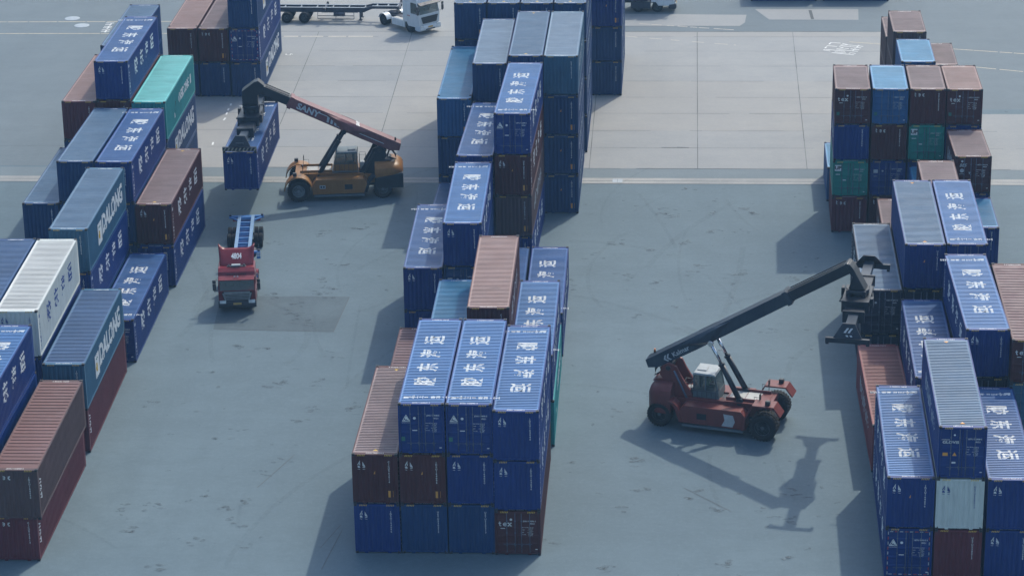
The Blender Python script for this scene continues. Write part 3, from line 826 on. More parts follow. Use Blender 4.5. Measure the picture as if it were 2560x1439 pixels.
def blob(x, y, a, b, rot, mi, z):
    n = 11; c, s = math.cos(rot), math.sin(rot); pts = []
    for i in range(n):
        t = 2*math.pi*i/n; q = r.uniform(0.55, 1.15); u, w = a*q*math.cos(t), b*q*math.sin(t)
        pts.append((x + u*c - w*s, y + u*s + w*c, z))
    m.face(pts, mi)
zz = 0.0150
for x, y in STAINS:
    for k in range(r.randint(2, 5)):
        zz += 0.00004
        blob(x + r.gauss(0, 0.30), y + r.gauss(0, 0.36), r.uniform(0.10, 0.42), r.uniform(0.06, 0.22), r.gauss(0, 0.35), 0, zz)
for k in range(150):
    zz += 0.00003; x = r.choice((r.uniform(-17, -1), r.uniform(10.5, 27), r.uniform(10.5, 27))); y = r.uniform(-6, 62)
    blob(x, y, r.uniform(0.05, 0.3), r.uniform(0.03, 0.16), r.gauss(0, 0.5), 0, zz)
for k in range(34):      # faint tyre curves
    zz += 0.00004; x = r.choice((r.uniform(-15, -2), r.uniform(11, 26))); y = r.uniform(-4, 60); a = r.gauss(math.pi/2, 0.5); cv = r.gauss(0, 0.03); w = r.uniform(0.08, 0.22); P = []
    for j in range(r.randint(10, 34)):
        P.append((x, y, a)); x += 0.5*math.cos(a); y += 0.5*math.sin(a); a += cv
    for (xa, ya, aa), (xb, yb, ab) in zip(P, P[1:]):
        m.face([(xa - math.sin(aa)*w, ya + math.cos(aa)*w, zz), (xa + math.sin(aa)*w, ya - math.cos(aa)*w, zz), (xb + math.sin(ab)*w, yb - math.cos(ab)*w, zz), (xb - math.sin(ab)*w, yb + math.cos(ab)*w, zz)], 1)
me = m.mesh('ground_stains')
for q in me.polygons:
    if q.normal.z < 0: q.flip()
structure('ground_stains', me, (ST1, ST2))

# ================================================================ the container stacks
H1, H2, H3 = HC, 2*HC, 3*HC
GM, GL, GR = 'containers stacked in the middle row', 'containers stacked in the left row', 'containers stacked in the right row'
L40, L45, L20 = 12.192, 13.716, 6.058
def near(*a, **k): return container(*a, **k)
def C_(x, y, zb, h, L, yaw, dn, body, roof, marks, label, g, wide=False):
    return container(x, y, zb, h, L, yaw, dn == 'door', body, roof, marks, label, g, wide)
# ---- middle row, nearest stack (four columns, three tiers)
for a in [
 (0.00, 0.00, 0, HC, L40, -.1, 'end', 'navy', 'navy', 'logo jd', 'blue container with triangle logo, bottom left corner of the nearest middle stack'),
 (-.02, 0.02, H1, HC, L40, -.1, 'end', 'brown', 'mauve', 'logo tri box T jd', 'brown container with bare mauve roof, outer left of the nearest middle stack'),
 (2.52, 0.03, 0, HC, L40, -.1, 'end', 'blue', 'steel', '', 'plain dark blue container on the ground, second from left in the nearest middle stack'),
 (2.50, 0.00, H1, HC, L40, -.1, 'end', 'brown', 'mauve', 'logo tri box', 'brown container with yellow labels held under a blue one in the nearest middle stack'),
 (2.52, 0.05, H2, HC, L40, -.15, 'door', 'navy', 'bright', 'R logo jd green', 'bright blue roofed container with doors facing front, next to the bare mauve roof'),
 (5.04, 0.04, 0, HC, L40, -.1, 'end', 'blue', 'steel', '', 'plain dark blue container on the ground beside the brown door container'),
 (5.03, 0.02, H1, HC, L40, -.1, 'end', 'navy', 'navy', 'logo jd', 'blue container with triangle logo, at the heart of the nearest middle stack front'),
 (5.04, 0.02, H2, HC, L40, -.22, 'door', 'navy', 'bright', 'R logo jd green', 'bright blue roofed container with doors facing front, between two other lettered roofs'),
 (7.47, -.03, 0, STD, L40, .15, 'door', 'brown', 'mauve', 'tex', 'brown container with doors and tex lettering, bottom right of the nearest middle stack'),
 (7.48, -.02, STD, HC, L40, .1, 'end', 'navy', 'navy', 'logo jd', 'blue container resting on the brown tex door container in the nearest stack'),
 (7.51, -.09, STD+HC, HC, L40, -.31, 'end', 'navy', 'bright', 'R logo jd', 'bright blue roofed container with plain end, highest on the right of the nearest middle stack'),
# second stack back
 (0.00, 13.1, 0, HC, L40, .3, 'end', 'brown', 'plum', '', 'dull brown container on the ground in shade behind the bare mauve roof', True),
 (2.50, 13.9, 0, HC, L40, .3, 'end', 'blue', 'steel', '', 'blue container on the ground under the glossy azure roof'),
 (2.47, 13.92, H1, HC, L40, .4, 'end', 'azure', 'azure', '', 'container with glossy azure roof left of the rosy brown roof'),
 (5.02, 13.9, 0, HC, L40, .3, 'end', 'blue', 'steel', '', 'blue container at the very bottom below the rosy brown roof'),
 (5.02, 13.9, H1, HC, L40, .3, 'end', 'brown', 'mauve', '', 'brown container in the middle tier below the rosy brown roof'),
 (5.03, 13.89, H2, HC, L40, .62, 'end', 'brown', 'rosy', 'blur', 'brown container with rosy scuffed roof, tallest just behind the nearest middle stack'),
 (7.54, 14.0, 0, HC, L40, .47, 'end', 'teal', 'teal', 'teal', 'teal container at ground level right behind the nearest middle stack'),
 (7.49, 13.83, H1, HC, L40, .35, 'door', 'navy', 'bright', 'R logo jd', 'blue lettered container resting on the teal one'),
# third stack back
 (-.11, 28.0, 0, HC, L40, .9, 'end', 'navy', 'navy', '', 'dark blue container on the ground left of the azure roof'),
 (-.11, 28.01, H1, HC, L40, .91, 'end', 'navy', 'navy', 'R logo jd', 'blue lettered container with triangle logo, outermost left in the third middle stack'),
 (2.43, 28.2, 0, HC, L40, .8, 'end', 'blue', 'steel', '', 'blue container on the ground below a door container in the third middle stack'),
 (2.43, 28.2, H1, HC, L40, .8, 'door', 'blue', 'steel', 'sign', 'blue door container mostly hidden behind the azure and rosy roofs'),
 (2.43, 28.2, H2, HC, L40, .8, 'end', 'navy', 'bright', 'R logo jd', 'blue lettered container with triangle logo, topmost in the third middle stack'),
 (4.86, 27.6, 0, HC, L40, .7, 'end', 'blue', 'navy', '', 'plain blue roof strip seen between the rosy roof and a lettered blue roof'),
 (7.45, 27.76, 0, HC, L40, .55, 'door', 'navy', 'navy', 'R logo jd', 'blue lettered container standing alone on the ground at the right of the middle row'),
# fourth stack back
 (-.03, 41.0, 0, HC, L40, -.6, 'end', 'blue', 'slate', '', 'low blue container with shaded roof left of the fourth middle stack'),
 (2.42, 41.6, 0, HC, L40, -1.1, 'end', 'blue', 'steel', '', 'blue container on the ground under the shaded lettered roof of the fourth stack'),
 (2.42, 41.6, H1, HC, L40, -1.1, 'end', 'blue', 'steel', '', 'blue container in the middle tier under the half shaded lettered roof'),
 (2.42, 41.63, H2, HC, L40, -1.16, 'end', 'navy', 'navy', 'R jd', 'blue lettered container with half shaded roof, left of the tall door container'),
 (4.98, 41.8, 0, HC, L40, -1.15, 'end', 'navy', 'navy', 'jd', 'blue container on the ground under two brown ones in the fourth middle stack'),
 (4.98, 41.8, H1, HC, L40, -1.1, 'end', 'dusty', 'mauve', 'box blur', 'dusty brown container with yellow label, lower of two browns in the fourth stack'),
 (4.97, 41.78, H2, HC, L40, -1.15, 'end', 'brown', 'mauve', 'logo tri box jd', 'brown container with triangle logo directly below the tall door container'),
 (4.97, 41.76, H3, HC, L40, -1.18, 'door', 'navy', 'bright', 'R logo jd', 'blue door container with lavender lettered roof on top of two browns'),
# fifth stack back
 (-.12, 54.62, 0, HC, L45, .05, 'end', 'blue', 'steel', '', 'blue container at the bottom left of the fifth middle stack'),
 (-.12, 54.62, H1, HC, L45, .05, 'end', 'blue', 'steel', 'box', 'blue container with orange label below the glossy light blue roof'),
 (-.12, 54.62, H2, HC, L45, .07, 'end', 'azure', 'azure', 'box', 'long container with glossy light blue roof at the left of the fifth stack'),
 (2.40, 55.6, 0, STD, L40, .3, 'end', 'blue', 'steel', '', 'blue container on the ground under the grey blue roof of the fifth stack'),
 (2.40, 55.6, STD, STD, L40, .3, 'end', 'blue', 'steel', '', 'blue container second from the ground under the lower grey blue roof'),
 (2.40, 55.6, 2*STD, HC, L40, .3, 'end', 'blue', 'steel', '', 'blue container third from the ground under the lower grey blue roof'),
 (2.37, 55.64, 2*STD+HC, HC, L40, .36, 'end', 'blue', 'grey', '', 'blue container with grey lined roof, slightly lower than its two right neighbours'),
 (4.99, 55.5, 0, HC, L40, 0, 'end', 'blue', 'steel', '', 'blue container on the ground in the middle of the fifth middle stack'),
 (4.99, 55.5, H1, HC, L40, 0, 'end', 'blue', 'steel', '', 'blue container second from the ground inside the fifth middle stack'),
 (4.99, 55.5, H2, HC, L40, 0, 'end', 'blue', 'steel', '', 'blue container third from the ground inside the fifth middle stack'),
 (4.99, 55.58, H3, HC, L40, .05, 'end', 'blue', 'steel', 'T', 'steel blue roofed container with yellow roof triangles, top of the fifth stack'),
 (7.50, 54.8, 0, HC, L40, 0, 'end', 'blue', 'steel', 'blur tri box', 'blue container standing on the ground at the front right of the fifth stack'),
 (7.50, 55.0, H1, HC, L40, 0, 'end', 'blue', 'steel', 'blur tri box', 'blue container second from the ground at the right of the fifth stack'),
 (7.51, 55.2, H2, HC, L40, 0, 'end', 'blue', 'steel', 'blur tri box', 'blue container third from the ground at the right of the fifth stack'),
 (7.52, 55.5, H3, HC, L40, -.07, 'end', 'steel', 'grey', 'blur', 'steel blue container with pale lined roof, top right of the fifth stack'),
# sixth stack back
 (-.03, 70.0, H2, HC, L40, 0, 'end', 'blue', 'steel', '', 'blue container just under the left roof edge of the sixth stack'),
 (-.03, 70.0, H3, HC, L40, 0, 'end', 'blue', 'steel', 'T box', 'blue container at the top left of the sixth stack, beside the white truck'),
 (2.52, 70.0, H3, HC, L40, 0, 'end', 'blue', 'steel', 'T', 'blue container second from left along the top of the sixth stack'),
 (5.06, 70.0, H3, HC, L40, 0, 'end', 'blue', 'steel', 'T', 'blue container third from left along the top of the sixth stack'),
 (7.60, 70.0, H3, HC, L40, 0, 'end', 'blue', 'steel', 'blur T', 'blue container at the top right of the sixth stack'),
 (7.62, 69.6, H2, HC, L40, 0, 'end', 'blue', 'steel', 'blur', 'blue container one below the top at the right flank of the sixth stack'),
 (7.64, 69.3, H1, HC, L40, 0, 'end', 'blue', 'steel', 'blur', 'blue container second from the ground at the right flank of the sixth stack'),
 (7.66, 69.02, 0, HC, L40, 0, 'end', 'blue', 'steel', 'blur', 'blue container on the ground at the right flank of the sixth stack'),
 (-.03, 70.0, 0, HC, L40, 0, 'end', 'blue', 'steel', '', 'blue container on the ground at the left of the sixth stack'),
 (-.03, 70.0, H1, HC, L40, 0, 'end', 'blue', 'steel', '', 'blue container second from the ground at the left of the sixth stack'),
# farthest stack
 (10.0, 84.07, 0, HC, L40, -.1, 'end', 'blue', 'steel', 'blur', 'blue container on the ground at the foot of the farthest middle stack'),
 (10.0, 84.07, H1, HC, L40, -.1, 'end', 'blue', 'steel', 'blur', 'blue container second from the ground in the farthest middle stack'),
 (10.0, 84.07, H2, HC, L40, -.1, 'end', 'navy', 'steel', 'blur tri box', 'blue container with orange labels cut by the top edge, beside the dark truck'),
]:
    C_(*a[:11], GM, *(a[11:]))
# ---- left row
for a in [
 (-19.24, -1.45, 0, STD, L40, .3, 'end', 'maroon', 'plum', 'tex post', 'maroon container on the ground in the bottom left corner'),
 (-18.95, -1.75, STD, HC, L40, .6, 'end', 'dusty', 'brick', 'tex post', 'dusty brown container with wide ribbed roof in the bottom left corner', True),
 (-21.70, -1.4, H1, HC, L40, .4, 'end', 'navy', 'navy', '', 'dark blue container under the lettered blue one at the left edge'),
 (-21.73, -1.36, H2, HC, L40, .45, 'end', 'navy', 'bright', 'R logo jd', 'bright blue lettered container cut by the left edge, behind the wide ribbed brown roof'),
 (-21.70, -1.4, 0, HC, L40, .4, 'end', 'blue', 'steel', '', 'blue container on the ground at the left edge'),
 (-19.49, 12.5, 0, HC, L40, 1.07, 'end', 'maroon', 'plum', 'post', 'maroon container on the ground under the nearest white lettered steel blue one'),
 (-19.35, 11.96, H1, HC, L40, 1.09, 'end', 'steel', 'slate', 'dalong', 'steel blue container with large white name and square sign, standing on a maroon one'),
 (-22.05, 12.7, 0, HC, L40, 1.2, 'end', 'blue', 'steel', '', 'blue container on the ground under the white one'),
 (-22.07, 12.8, H1, HC, L40, 1.2, 'end', 'navy', 'navy', '', 'dark blue container directly under the white container'),
 (-22.07, 12.86, H2, HC, L40, 1.3, 'end', 'white', 'white', 'jd logo', 'white container with dark blue characters on its side'),
 (-24.62, 12.9, H2, HC, L40, 1.3, 'end', 'blue', 'slate', '', 'blue roofed container at the left edge beside the white one'),
 (-24.62, 12.9, H1, HC, L40, 1.3, 'end', 'blue', 'slate', '', 'blue container beneath the blue roof beside the white one'),
 (-19.36, 26.17, 0, HC, L40, .53, 'door', 'navy', 'navy', 'R jd', 'dark blue lettered container alone on the ground at the left lane'),
 (-21.95, 26.6, 0, HC, L40, .4, 'end', 'blue', 'steel', '', 'blue container on the ground behind the white container'),
 (-21.96, 26.7, H1, HC, L40, .38, 'end', 'navy', 'navy', 'jd logo', 'blue container with white characters under the steel blue one behind the white container'),
 (-21.97, 26.74, H2, HC, L40, .38, 'end', 'steel', 'steel', 'dalong', 'steel blue container with white name high up behind the white container'),
 (-19.15, 39.5, 0, HC, L40, .1, 'end', 'navy', 'navy', 'jd', 'blue container with white characters on the ground under a brown one, left row'),
 (-19.19, 39.79, H1, HC, L40, .16, 'end', 'brown', 'mauve', 'logo tri box jd T', 'brown container with white characters on its side in the left row'),
 (-21.73, 40.0, 0, HC, L40, .1, 'end', 'blue', 'steel', '', 'blue container on the ground left of the brown lettered one'),
 (-21.73, 40.0, H1, HC, L40, .1, 'end', 'blue', 'steel', '', 'blue container in the middle tier left of the brown lettered one'),
 (-21.73, 40.03, H2, HC, L40, .05, 'end', 'navy', 'navy', 'R logo jd', 'blue lettered container on top beside the brown lettered one'),
 (-24.33, 40.0, H1, HC, L40, -.2, 'end', 'blue', 'steel', '', 'blue container under the plain steel blue roof in the fourth left stack'),
 (-24.33, 40.1, H2, HC, L40, -.29, 'end', 'blue', 'steel', '', 'container with plain steel blue roof, left of the lettered blue roof'),
 (-24.33, 40.0, 0, HC, L40, -.2, 'end', 'blue', 'steel', '', 'blue container on the ground under the plain steel blue roof'),
 (-26.89, 39.89, H1, HC, L40, .3, 'end', 'blue', 'steel', '', 'blue container with dark front, outermost left and one tier lower'),
 (-26.89, 39.89, 0, HC, L40, .3, 'end', 'blue', 'steel', '', 'blue container on the ground, outermost left of the fourth left stack'),
 (-21.93, 53.4, 0, HC, L40, .3, 'end', 'blue', 'steel', '', 'dark blue container on the ground at the foot of the teal container stack'),
 (-21.93, 53.5, H1, HC, L40, .3, 'end', 'blue', 'steel', 'dalong', 'blue container with white name directly under the teal container'),
 (-21.93, 53.62, H2, HC, L40, .33, 'end', 'teal', 'teal', 'teal', 'teal container with bright green roof on top of its stack'),
 (-24.5, 53.9, H2, HC, L40, .3, 'end', 'brown', 'mauve', '', 'brown container in shade under the tall lettered blue one'),
 (-24.54, 54.02, H3, HC, L40, .41, 'end', 'navy', 'navy', 'R logo jd', 'blue lettered container highest in the left row, behind the teal roof'),
 (-24.5, 53.9, 0, HC, L40, .3, 'end', 'blue', 'steel', '', 'blue container on the ground under the tallest lettered one'),
 (-24.5, 53.9, H1, HC, L40, .3, 'end', 'blue', 'steel', '', 'blue container second from the ground under the tallest lettered one'),
 (-27.02, 53.7, H1, HC, L40, .3, 'end', 'blue', 'steel', '', 'dark blue container under the outer brown one, far left'),
 (-27.02, 53.78, H2, HC, L40, .3, 'end', 'maroon', 'rosy', '', 'brown container with rosy roof at the outer left, far end'),
 (-27.02, 53.7, 0, HC, L40, .3, 'end', 'blue', 'steel', '', 'blue container on the ground at the outer left, far end'),
 (-27.15, 68.3, H2, HC, L40, .2, 'end', 'blue', 'steel', '', 'blue container cut by the top edge behind the tallest lettered one'),
 (-27.15, 68.3, H1, HC, L40, .2, 'end', 'blue', 'steel', '', 'blue container one below the roof behind the tallest lettered one'),
 (-27.15, 68.3, 0, HC, L40, .2, 'end', 'blue', 'steel', '', 'blue container on the ground behind the tallest lettered one'),
 (-24.97, 83.63, H1, HC, L45, .3, 'end', 'brown', 'rosy', '', 'brown container with long rosy roof, left of the tex one at the top'),
 (-22.38, 83.63, H1, HC, L45, .3, 'end', 'brown', 'mauve', 'tex box', 'brown container with tex lettering high behind the teal roof'),
 (-24.97, 83.5, 0, HC, L45, .3, 'end', 'blue', 'steel', '', 'dark blue container under the long rosy roof, half hidden by the teal one'),
 (-22.38, 83.5, 0, HC, L45, .3, 'end', 'blue', 'steel', '', 'dark blue container on the ground under the far tex one'),
 (-19.87, 83.5, 0, HC, L45, 1.0, 'end', 'blue', 'steel', 'dalong', 'dark blue container with white name on the ground at the far left stack'),
 (-19.87, 83.6, H1, HC, L45, .8, 'door', 'navy', 'navy', 'logo jd dash', 'blue door container with red and white edge tape in the far left stack'),
 (-19.87, 83.63, H2, HC, L45, .7, 'end', 'blue', 'steel', 'dalong', 'dark blue container cut by the top edge above the taped door container'),
]:
    C_(*a[:11], GL, *(a[11:]))
# ---- right row
S1, S2, S3 = STD, 2*STD, 3*STD
for a in [
 (28.02, -2.2, 0, HC, L40, -.98, 'door', 'navy', 'navy', 'logo jd dash', 'blue door container with taped edges at the lower right, on the ground'),
 (28.02, -2.21, H1, HC, L40, -.98, 'end', 'navy', 'bright', 'R logo tri jd', 'blue lettered container with yellow triangle, resting on the taped door container'),
 (30.52, -2.3, 0, HC, L40, -.86, 'end', 'maroon', 'plum', '', 'maroon container on the ground beneath the white end, lower right'),
 (30.52, -2.3, H1, HC, L40, -.86, 'end', 'white', 'white', 'logo', 'white container end between blue ones at the lower right'),
 (30.52, -2.32, H2, HC, L40, -.86, 'door', 'navy', 'steel', 'glovis blur T', 'dark blue door container with steel blue roof on top of the white one'),
 (33.12, -2.3, 0, HC, L40, -.7, 'end', 'navy', 'navy', 'logo jd', 'dark blue container on the ground in the lower right corner'),
 (33.12, -2.35, H1, HC, L40, -.7, 'end', 'navy', 'navy', 'R logo jd', 'blue lettered container cut by the right edge in the lower corner'),
 (28.04, 10.95, 0, HC, L40, .6, 'end', 'red', 'coral', 'blur', 'red container with coral roof on the ground under the empty spreader'),
 (30.45, 11.0, 0, HC, L40, -.6, 'end', 'blue', 'steel', '', 'blue container on the ground under the partly shaded lettered roof, right row'),
 (30.45, 11.02, H1, HC, L40, -.6, 'door', 'navy', 'navy', 'R jd', 'blue lettered container with shaded roof behind the red one'),
 (33.0, 11.0, 0, HC, L40, -.2, 'end', 'blue', 'steel', '', 'blue container on the ground under the tall lettered one, right row'),
 (33.0, 11.0, H1, HC, L40, .2, 'door', 'black', 'steel', '', 'dark door container under the tall lettered blue one, right row'),
 (33.03, 11.06, H2, HC, L40, .52, 'end', 'navy', 'bright', 'R logo jd', 'tall blue lettered container with logo end, left of the brown ribbed roof'),
 (35.62, 10.3, H2, STD, L40, -.6, 'door', 'brown', 'plum', 'tex', 'brown door container with wide ribbed roof at the right edge', True),
 (35.62, 10.3, H1, HC, L40, -.6, 'door', 'steel', 'steel', '', 'grey blue door container below the brown one at the right edge'),
 (35.62, 10.3, 0, HC, L40, -.6, 'door', 'steel', 'steel', '', 'grey blue container on the ground at the right edge'),
 (28.31, 24.6, 0, HC, L40, -.5, 'door', 'black', 'steel', '', 'dark container on the ground behind the red one, under the door container'),
 (28.31, 24.63, H1, HC, L40, -.48, 'door', 'black', 'steel', 'sign jd', 'dark door container with steel blue roof behind the boom head'),
 (30.82, 24.7, H1, HC, L40, -.5, 'door', 'black', 'steel', 'sign', 'dark door container under the plain steel blue roof, right row'),
 (30.82, 24.79, H2, HC, L40, -.54, 'end', 'navy', 'steel', 'tri T', 'navy container with plain steel blue roof, left of the lettered roof, right row'),
 (33.36, 24.87, H2, HC, L40, -.58, 'door', 'navy', 'bright', 'R logo jd', 'blue lettered container right of the plain steel blue roof, right row'),
 (33.36, 24.8, H1, HC, L40, -.55, 'door', 'blue', 'steel', '', 'blue container under the lettered roof in the third right stack'),
 (30.82, 24.7, 0, HC, L40, -.5, 'end', 'blue', 'steel', '', 'blue container on the ground under the plain steel blue roof, right row'),
 (33.36, 24.8, 0, HC, L40, -.55, 'end', 'blue', 'steel', '', 'blue container on the ground under the lettered roof, third right stack'),
 (30.40, 37.4, STD, STD, L20, -.6, 'end', 'brown', 'mauve', 'blur', 'small brown container peeping out left of the plain steel blue roof'),
 (30.40, 37.4, 0, STD, L20, -.6, 'end', 'brown', 'mauve', '', 'small brown container on the ground behind the plain steel blue roof'),
 (33.00, 37.75, S2, STD, L20, -.6, 'end', 'brown', 'mauve', 'blur', 'small brown container behind the two tall steel blue and lettered roofs'),
 (33.00, 37.75, STD, STD, L20, -.6, 'end', 'brown', 'mauve', '', 'small brown container in the middle tier behind the lettered roof'),
 (33.00, 37.75, 0, STD, L20, -.6, 'end', 'blue', 'steel', '', 'small blue container on the ground behind the lettered roof'),
 (35.55, 37.7, STD, STD, L20, -.6, 'end', 'navy', 'azure', '', 'small blue container with glossy roof below the black door container, right side'),
 (35.55, 37.7, 0, STD, L20, -.6, 'end', 'navy', 'azure', '', 'small blue container on the ground below the glossy small roof, right side'),
 (33.07, 44.3, STD, STD, L20, -.6, 'end', 'azure', 'azure', '', 'small azure roof glimpsed between green doors and a brown roof'),
 (33.07, 44.3, 0, STD, L20, -.6, 'end', 'azure', 'azure', '', 'small azure container on the ground below the glimpsed azure roof'),
 (35.62, 44.5, 0, STD, L20, .3, 'end', 'navy', 'steel', '', 'small navy container on the ground under the slanted lettered black doors'),
 (35.62, 44.5, STD, STD, L20, .3, 'end', 'navy', 'steel', '', 'small navy container right under the slanted lettered black doors'),
 (35.62, 44.57, S2, STD, L20, .5, 'door', 'brown', 'mauve', 'bes blur', 'small brown container with slanted white letters on its doors'),
 (27.95, 51.1, 0, STD, L20, -1.2, 'end', 'maroon', 'mauve', 'tex', 'small maroon container with tex lettering on the ground, left foot of the small stack'),
 (27.97, 51.3, STD, STD, L20, -1.3, 'door', 'green', 'teal', 'up', 'small green door container above the maroon tex one'),
 (27.99, 51.5, S2, STD, L20, -1.3, 'end', 'navy', 'steel', 'blur', 'small blue container between green doors and brown doors, left column'),
 (28.01, 51.58, S3, STD, L20, -1.43, 'door', 'brown', 'mauve', 'tex green', 'small brown tex door container, top left of the small stack'),
 (30.55, 51.3, 0, STD, L20, -1.1, 'end', 'brown', 'mauve', 'tex', 'small brown tex container on the ground, second column of the small stack'),
 (30.57, 51.4, STD, STD, L20, -1.1, 'door', 'navy', 'steel', 'sign', 'small blue door container with pale sign, second column of the small stack'),
 (30.58, 51.5, S2, STD, L20, -1.2, 'end', 'brown', 'mauve', 'tex', 'small brown tex container under the sky blue roof, second column'),
 (30.60, 51.57, S3, STD, L20, -1.23, 'door', 'azure', 'sky', 'green', 'small blue door container with sky blue roof between mauve roofs'),
 (33.15, 51.5, 0, STD, L20, -.9, 'end', 'navy', 'steel', '', 'small blue container on the ground, third column of the small stack'),
 (33.15, 51.5, STD, STD, L20, -.9, 'door', 'navy', 'steel', '', 'small blue container under the green doors, third column'),
 (33.16, 51.5, S2, STD, L20, -.9, 'door', 'green', 'teal', 'up', 'small green door container under a tex end, third column'),
 (33.17, 51.55, S3, STD, L20, -.93, 'end', 'brown', 'mauve', 'tex', 'small brown tex container with plain end on top, third column'),
 (35.66, 51.4, STD, STD, L20, -.5, 'end', 'navy', 'steel', '', 'small navy container two below the top, right column of the small stack'),
 (35.66, 51.4, 0, STD, L20, -.5, 'end', 'navy', 'steel', '', 'small navy container on the ground, right column of the small stack'),
 (35.67, 51.4, S2, STD, L20, -.5, 'end', 'navy', 'steel', '', 'small navy container just under the top right tex doors'),
 (35.68, 51.51, S3, STD, L20, -.47, 'door', 'brown', 'rosy', 'tex green', 'small brown tex door container, top right of the small stack'),
 (27.92, 57.7, 0, STD, L20, -.6, 'end', 'azure', 'sky', '', 'small low blue container peeping out left of the small stack'),
 (33.02, 58.3, 0, STD, L20, -.5, 'end', 'azure', 'sky', '', 'small blue container on the ground under the far sky blue roof'),
 (33.02, 58.3, STD, STD, L20, -.5, 'end', 'azure', 'sky', '', 'small blue container second from the ground under the far sky blue roof'),
 (33.02, 58.3, S2, STD, L20, -.5, 'end', 'azure', 'sky', '', 'small blue container third from the ground under the far sky blue roof'),
 (33.02, 58.38, S3, STD, L20, -.55, 'end', 'azure', 'sky', '', 'small container with sky blue roof standing behind the tex stack'),
 (32.92, 65.2, 0, STD, L20, -.4, 'end', 'dusty', 'mauve', 'blur', 'small dusty brown container on the ground under the farthest mauve roof'),
 (32.92, 65.2, STD, STD, L20, -.4, 'end', 'dusty', 'mauve', 'blur', 'small dusty brown container second from the ground under the farthest mauve roof'),
 (32.92, 65.2, S2, HC, L20, -.4, 'end', 'dusty', 'mauve', '', 'small dusty brown container third from the ground under the farthest mauve roof'),
 (32.92, 65.2, S2+HC, STD, L20, -.39, 'end', 'dusty', 'mauve', '', 'small dusty container with highest mauve roof at the far end of the right row'),
 (33.09, 74.1, 0, STD, L20, -.6, 'end', 'dusty', 'mauve', '', 'small dusty container on the ground behind the highest mauve roof'),
 (33.09, 74.1, STD, STD, L20, -.6, 'end', 'dusty', 'mauve', '', 'small dusty container in the middle tier behind the highest mauve roof'),
 (33.09, 74.12, S2, STD, L20, -.6, 'end', 'dusty', 'mauve', '', 'small dusty container with mauve roof sliver left of the highest mauve roof'),
 (35.38, 65.3, 0, STD, L20, -.6, 'end', 'dusty', 'mauve', '', 'small dusty container on the ground right of the far sky blue roof'),
 (35.38, 65.3, STD, STD, L20, -.6, 'end', 'dusty', 'mauve', '', 'small dusty container in the middle tier right of the far sky blue roof'),
 (35.38, 65.4, S2, HC, L20, -.6, 'end', 'dusty', 'mauve', '', 'small container with mauve roof right of and lower than the far sky blue roof'),
]:
    C_(*a[:11], GR, *(a[11:]))
# container hanging under the left reach stacker, and two small ones broadside at the far top edge
held = C_(-15.77, 54.67, 4.64 - HC, HC, L40, .74, 'end', 'navy', 'navy', 'R logo jd', 'blue lettered container hanging in the air under the yellow reach stacker', None)
for k, (fx, col) in enumerate(((23.6, 'navy'), (30.2, 'blue'))):
    t = C_(0, 0, 0, STD, L20, 0, 'end', col, 'steel', '', ('navy container standing broadside at the far top edge, left one', 'blue container standing broadside at the far top edge, right one')[k], None)
    t.location = (fx + L20/2 + 0.1, 114.1 + HW, 0); t.rotation_euler = (0, 0, math.pi/2)

# ================================================================ vehicles
GLASS = None
def glass_mat():
    k = N('cab_glass'); b = k.b
    b.inputs['Base Color'].default_value = (0.018, 0.045, 0.050, 1); b.inputs['Roughness'].default_value = 0.06
    b.inputs['Alpha'].default_value = 0.72; b.inputs['Specular IOR Level'].default_value = 0.8
    return k.m
GLASS = glass_mat()
P_YEL = paint('machine_amber_paint', (0.250, 0.115, 0.030), 0.42, 0.25, 0.25)
P_RED = paint('machine_red_paint', (0.155, 0.040, 0.036), 0.42, 0.25, 0.25)
P_BOOM = paint('boom_maroon_paint', (0.170, 0.058, 0.068), 0.34, 0.3, 0.15, (0.25, 0.13, 0.12))
P_BLK = paint('machine_black_paint', (0.013, 0.019, 0.030), 0.38, 0.2, 0.1, (0.03, 0.04, 0.05))
P_GRY = paint('boom_slate_paint', (0.022, 0.035, 0.056), 0.34, 0.3, 0.1, (0.05, 0.07, 0.09))
P_CABW = paint('cab_roof_white', (0.34, 0.38, 0.40), 0.4, 0.1, 0.15)
P_CABG = flat('cab_frame_grey', (0.10, 0.14, 0.16), 0.45)
P_TREAD = paint('tread_plate', (0.40, 0.40, 0.38), 0.55, 0.2, 0.7, (0.5, 0.5, 0.48))
P_LIMER = paint('lorry_red_paint', (0.170, 0.018, 0.028), 0.28, 0.15, 0.05, (0.28, 0.05, 0.06))
P_LORW = paint('lorry_white_paint', (0.60, 0.66, 0.70), 0.30, 0.1, 0.1, (0.66, 0.70, 0.72))
P_CHB = paint('chassis_blue_paint', (0.060, 0.190, 0.470), 0.42, 0.3, 0.3, (0.14, 0.30, 0.55))
P_CHD = paint('chassis_dark_paint', (0.030, 0.038, 0.060), 0.5, 0.2, 0.4, (0.12, 0.12, 0.13))
RIMG = flat('rim_grey', (0.085, 0.110, 0.130), 0.5, 0.3)
RIML = flat('rim_pale', (0.22, 0.27, 0.30), 0.5, 0.3)
GRILLE = flat('grille_silver', (0.30, 0.33, 0.36), 0.35, 0.6)
PLATE = flat('number_plate_amber', (0.55, 0.36, 0.10), 0.5)
LAMP = flat('head_lamp_lens', (0.55, 0.60, 0.62), 0.12, 0.2)
AMBER = flat('beacon_amber', (0.75, 0.22, 0.04), 0.3)
SKIN = flat('skin', (0.35, 0.20, 0.14), 0.6)
VEST = flat('safety_vest', (0.42, 0.60, 0.10), 0.7)

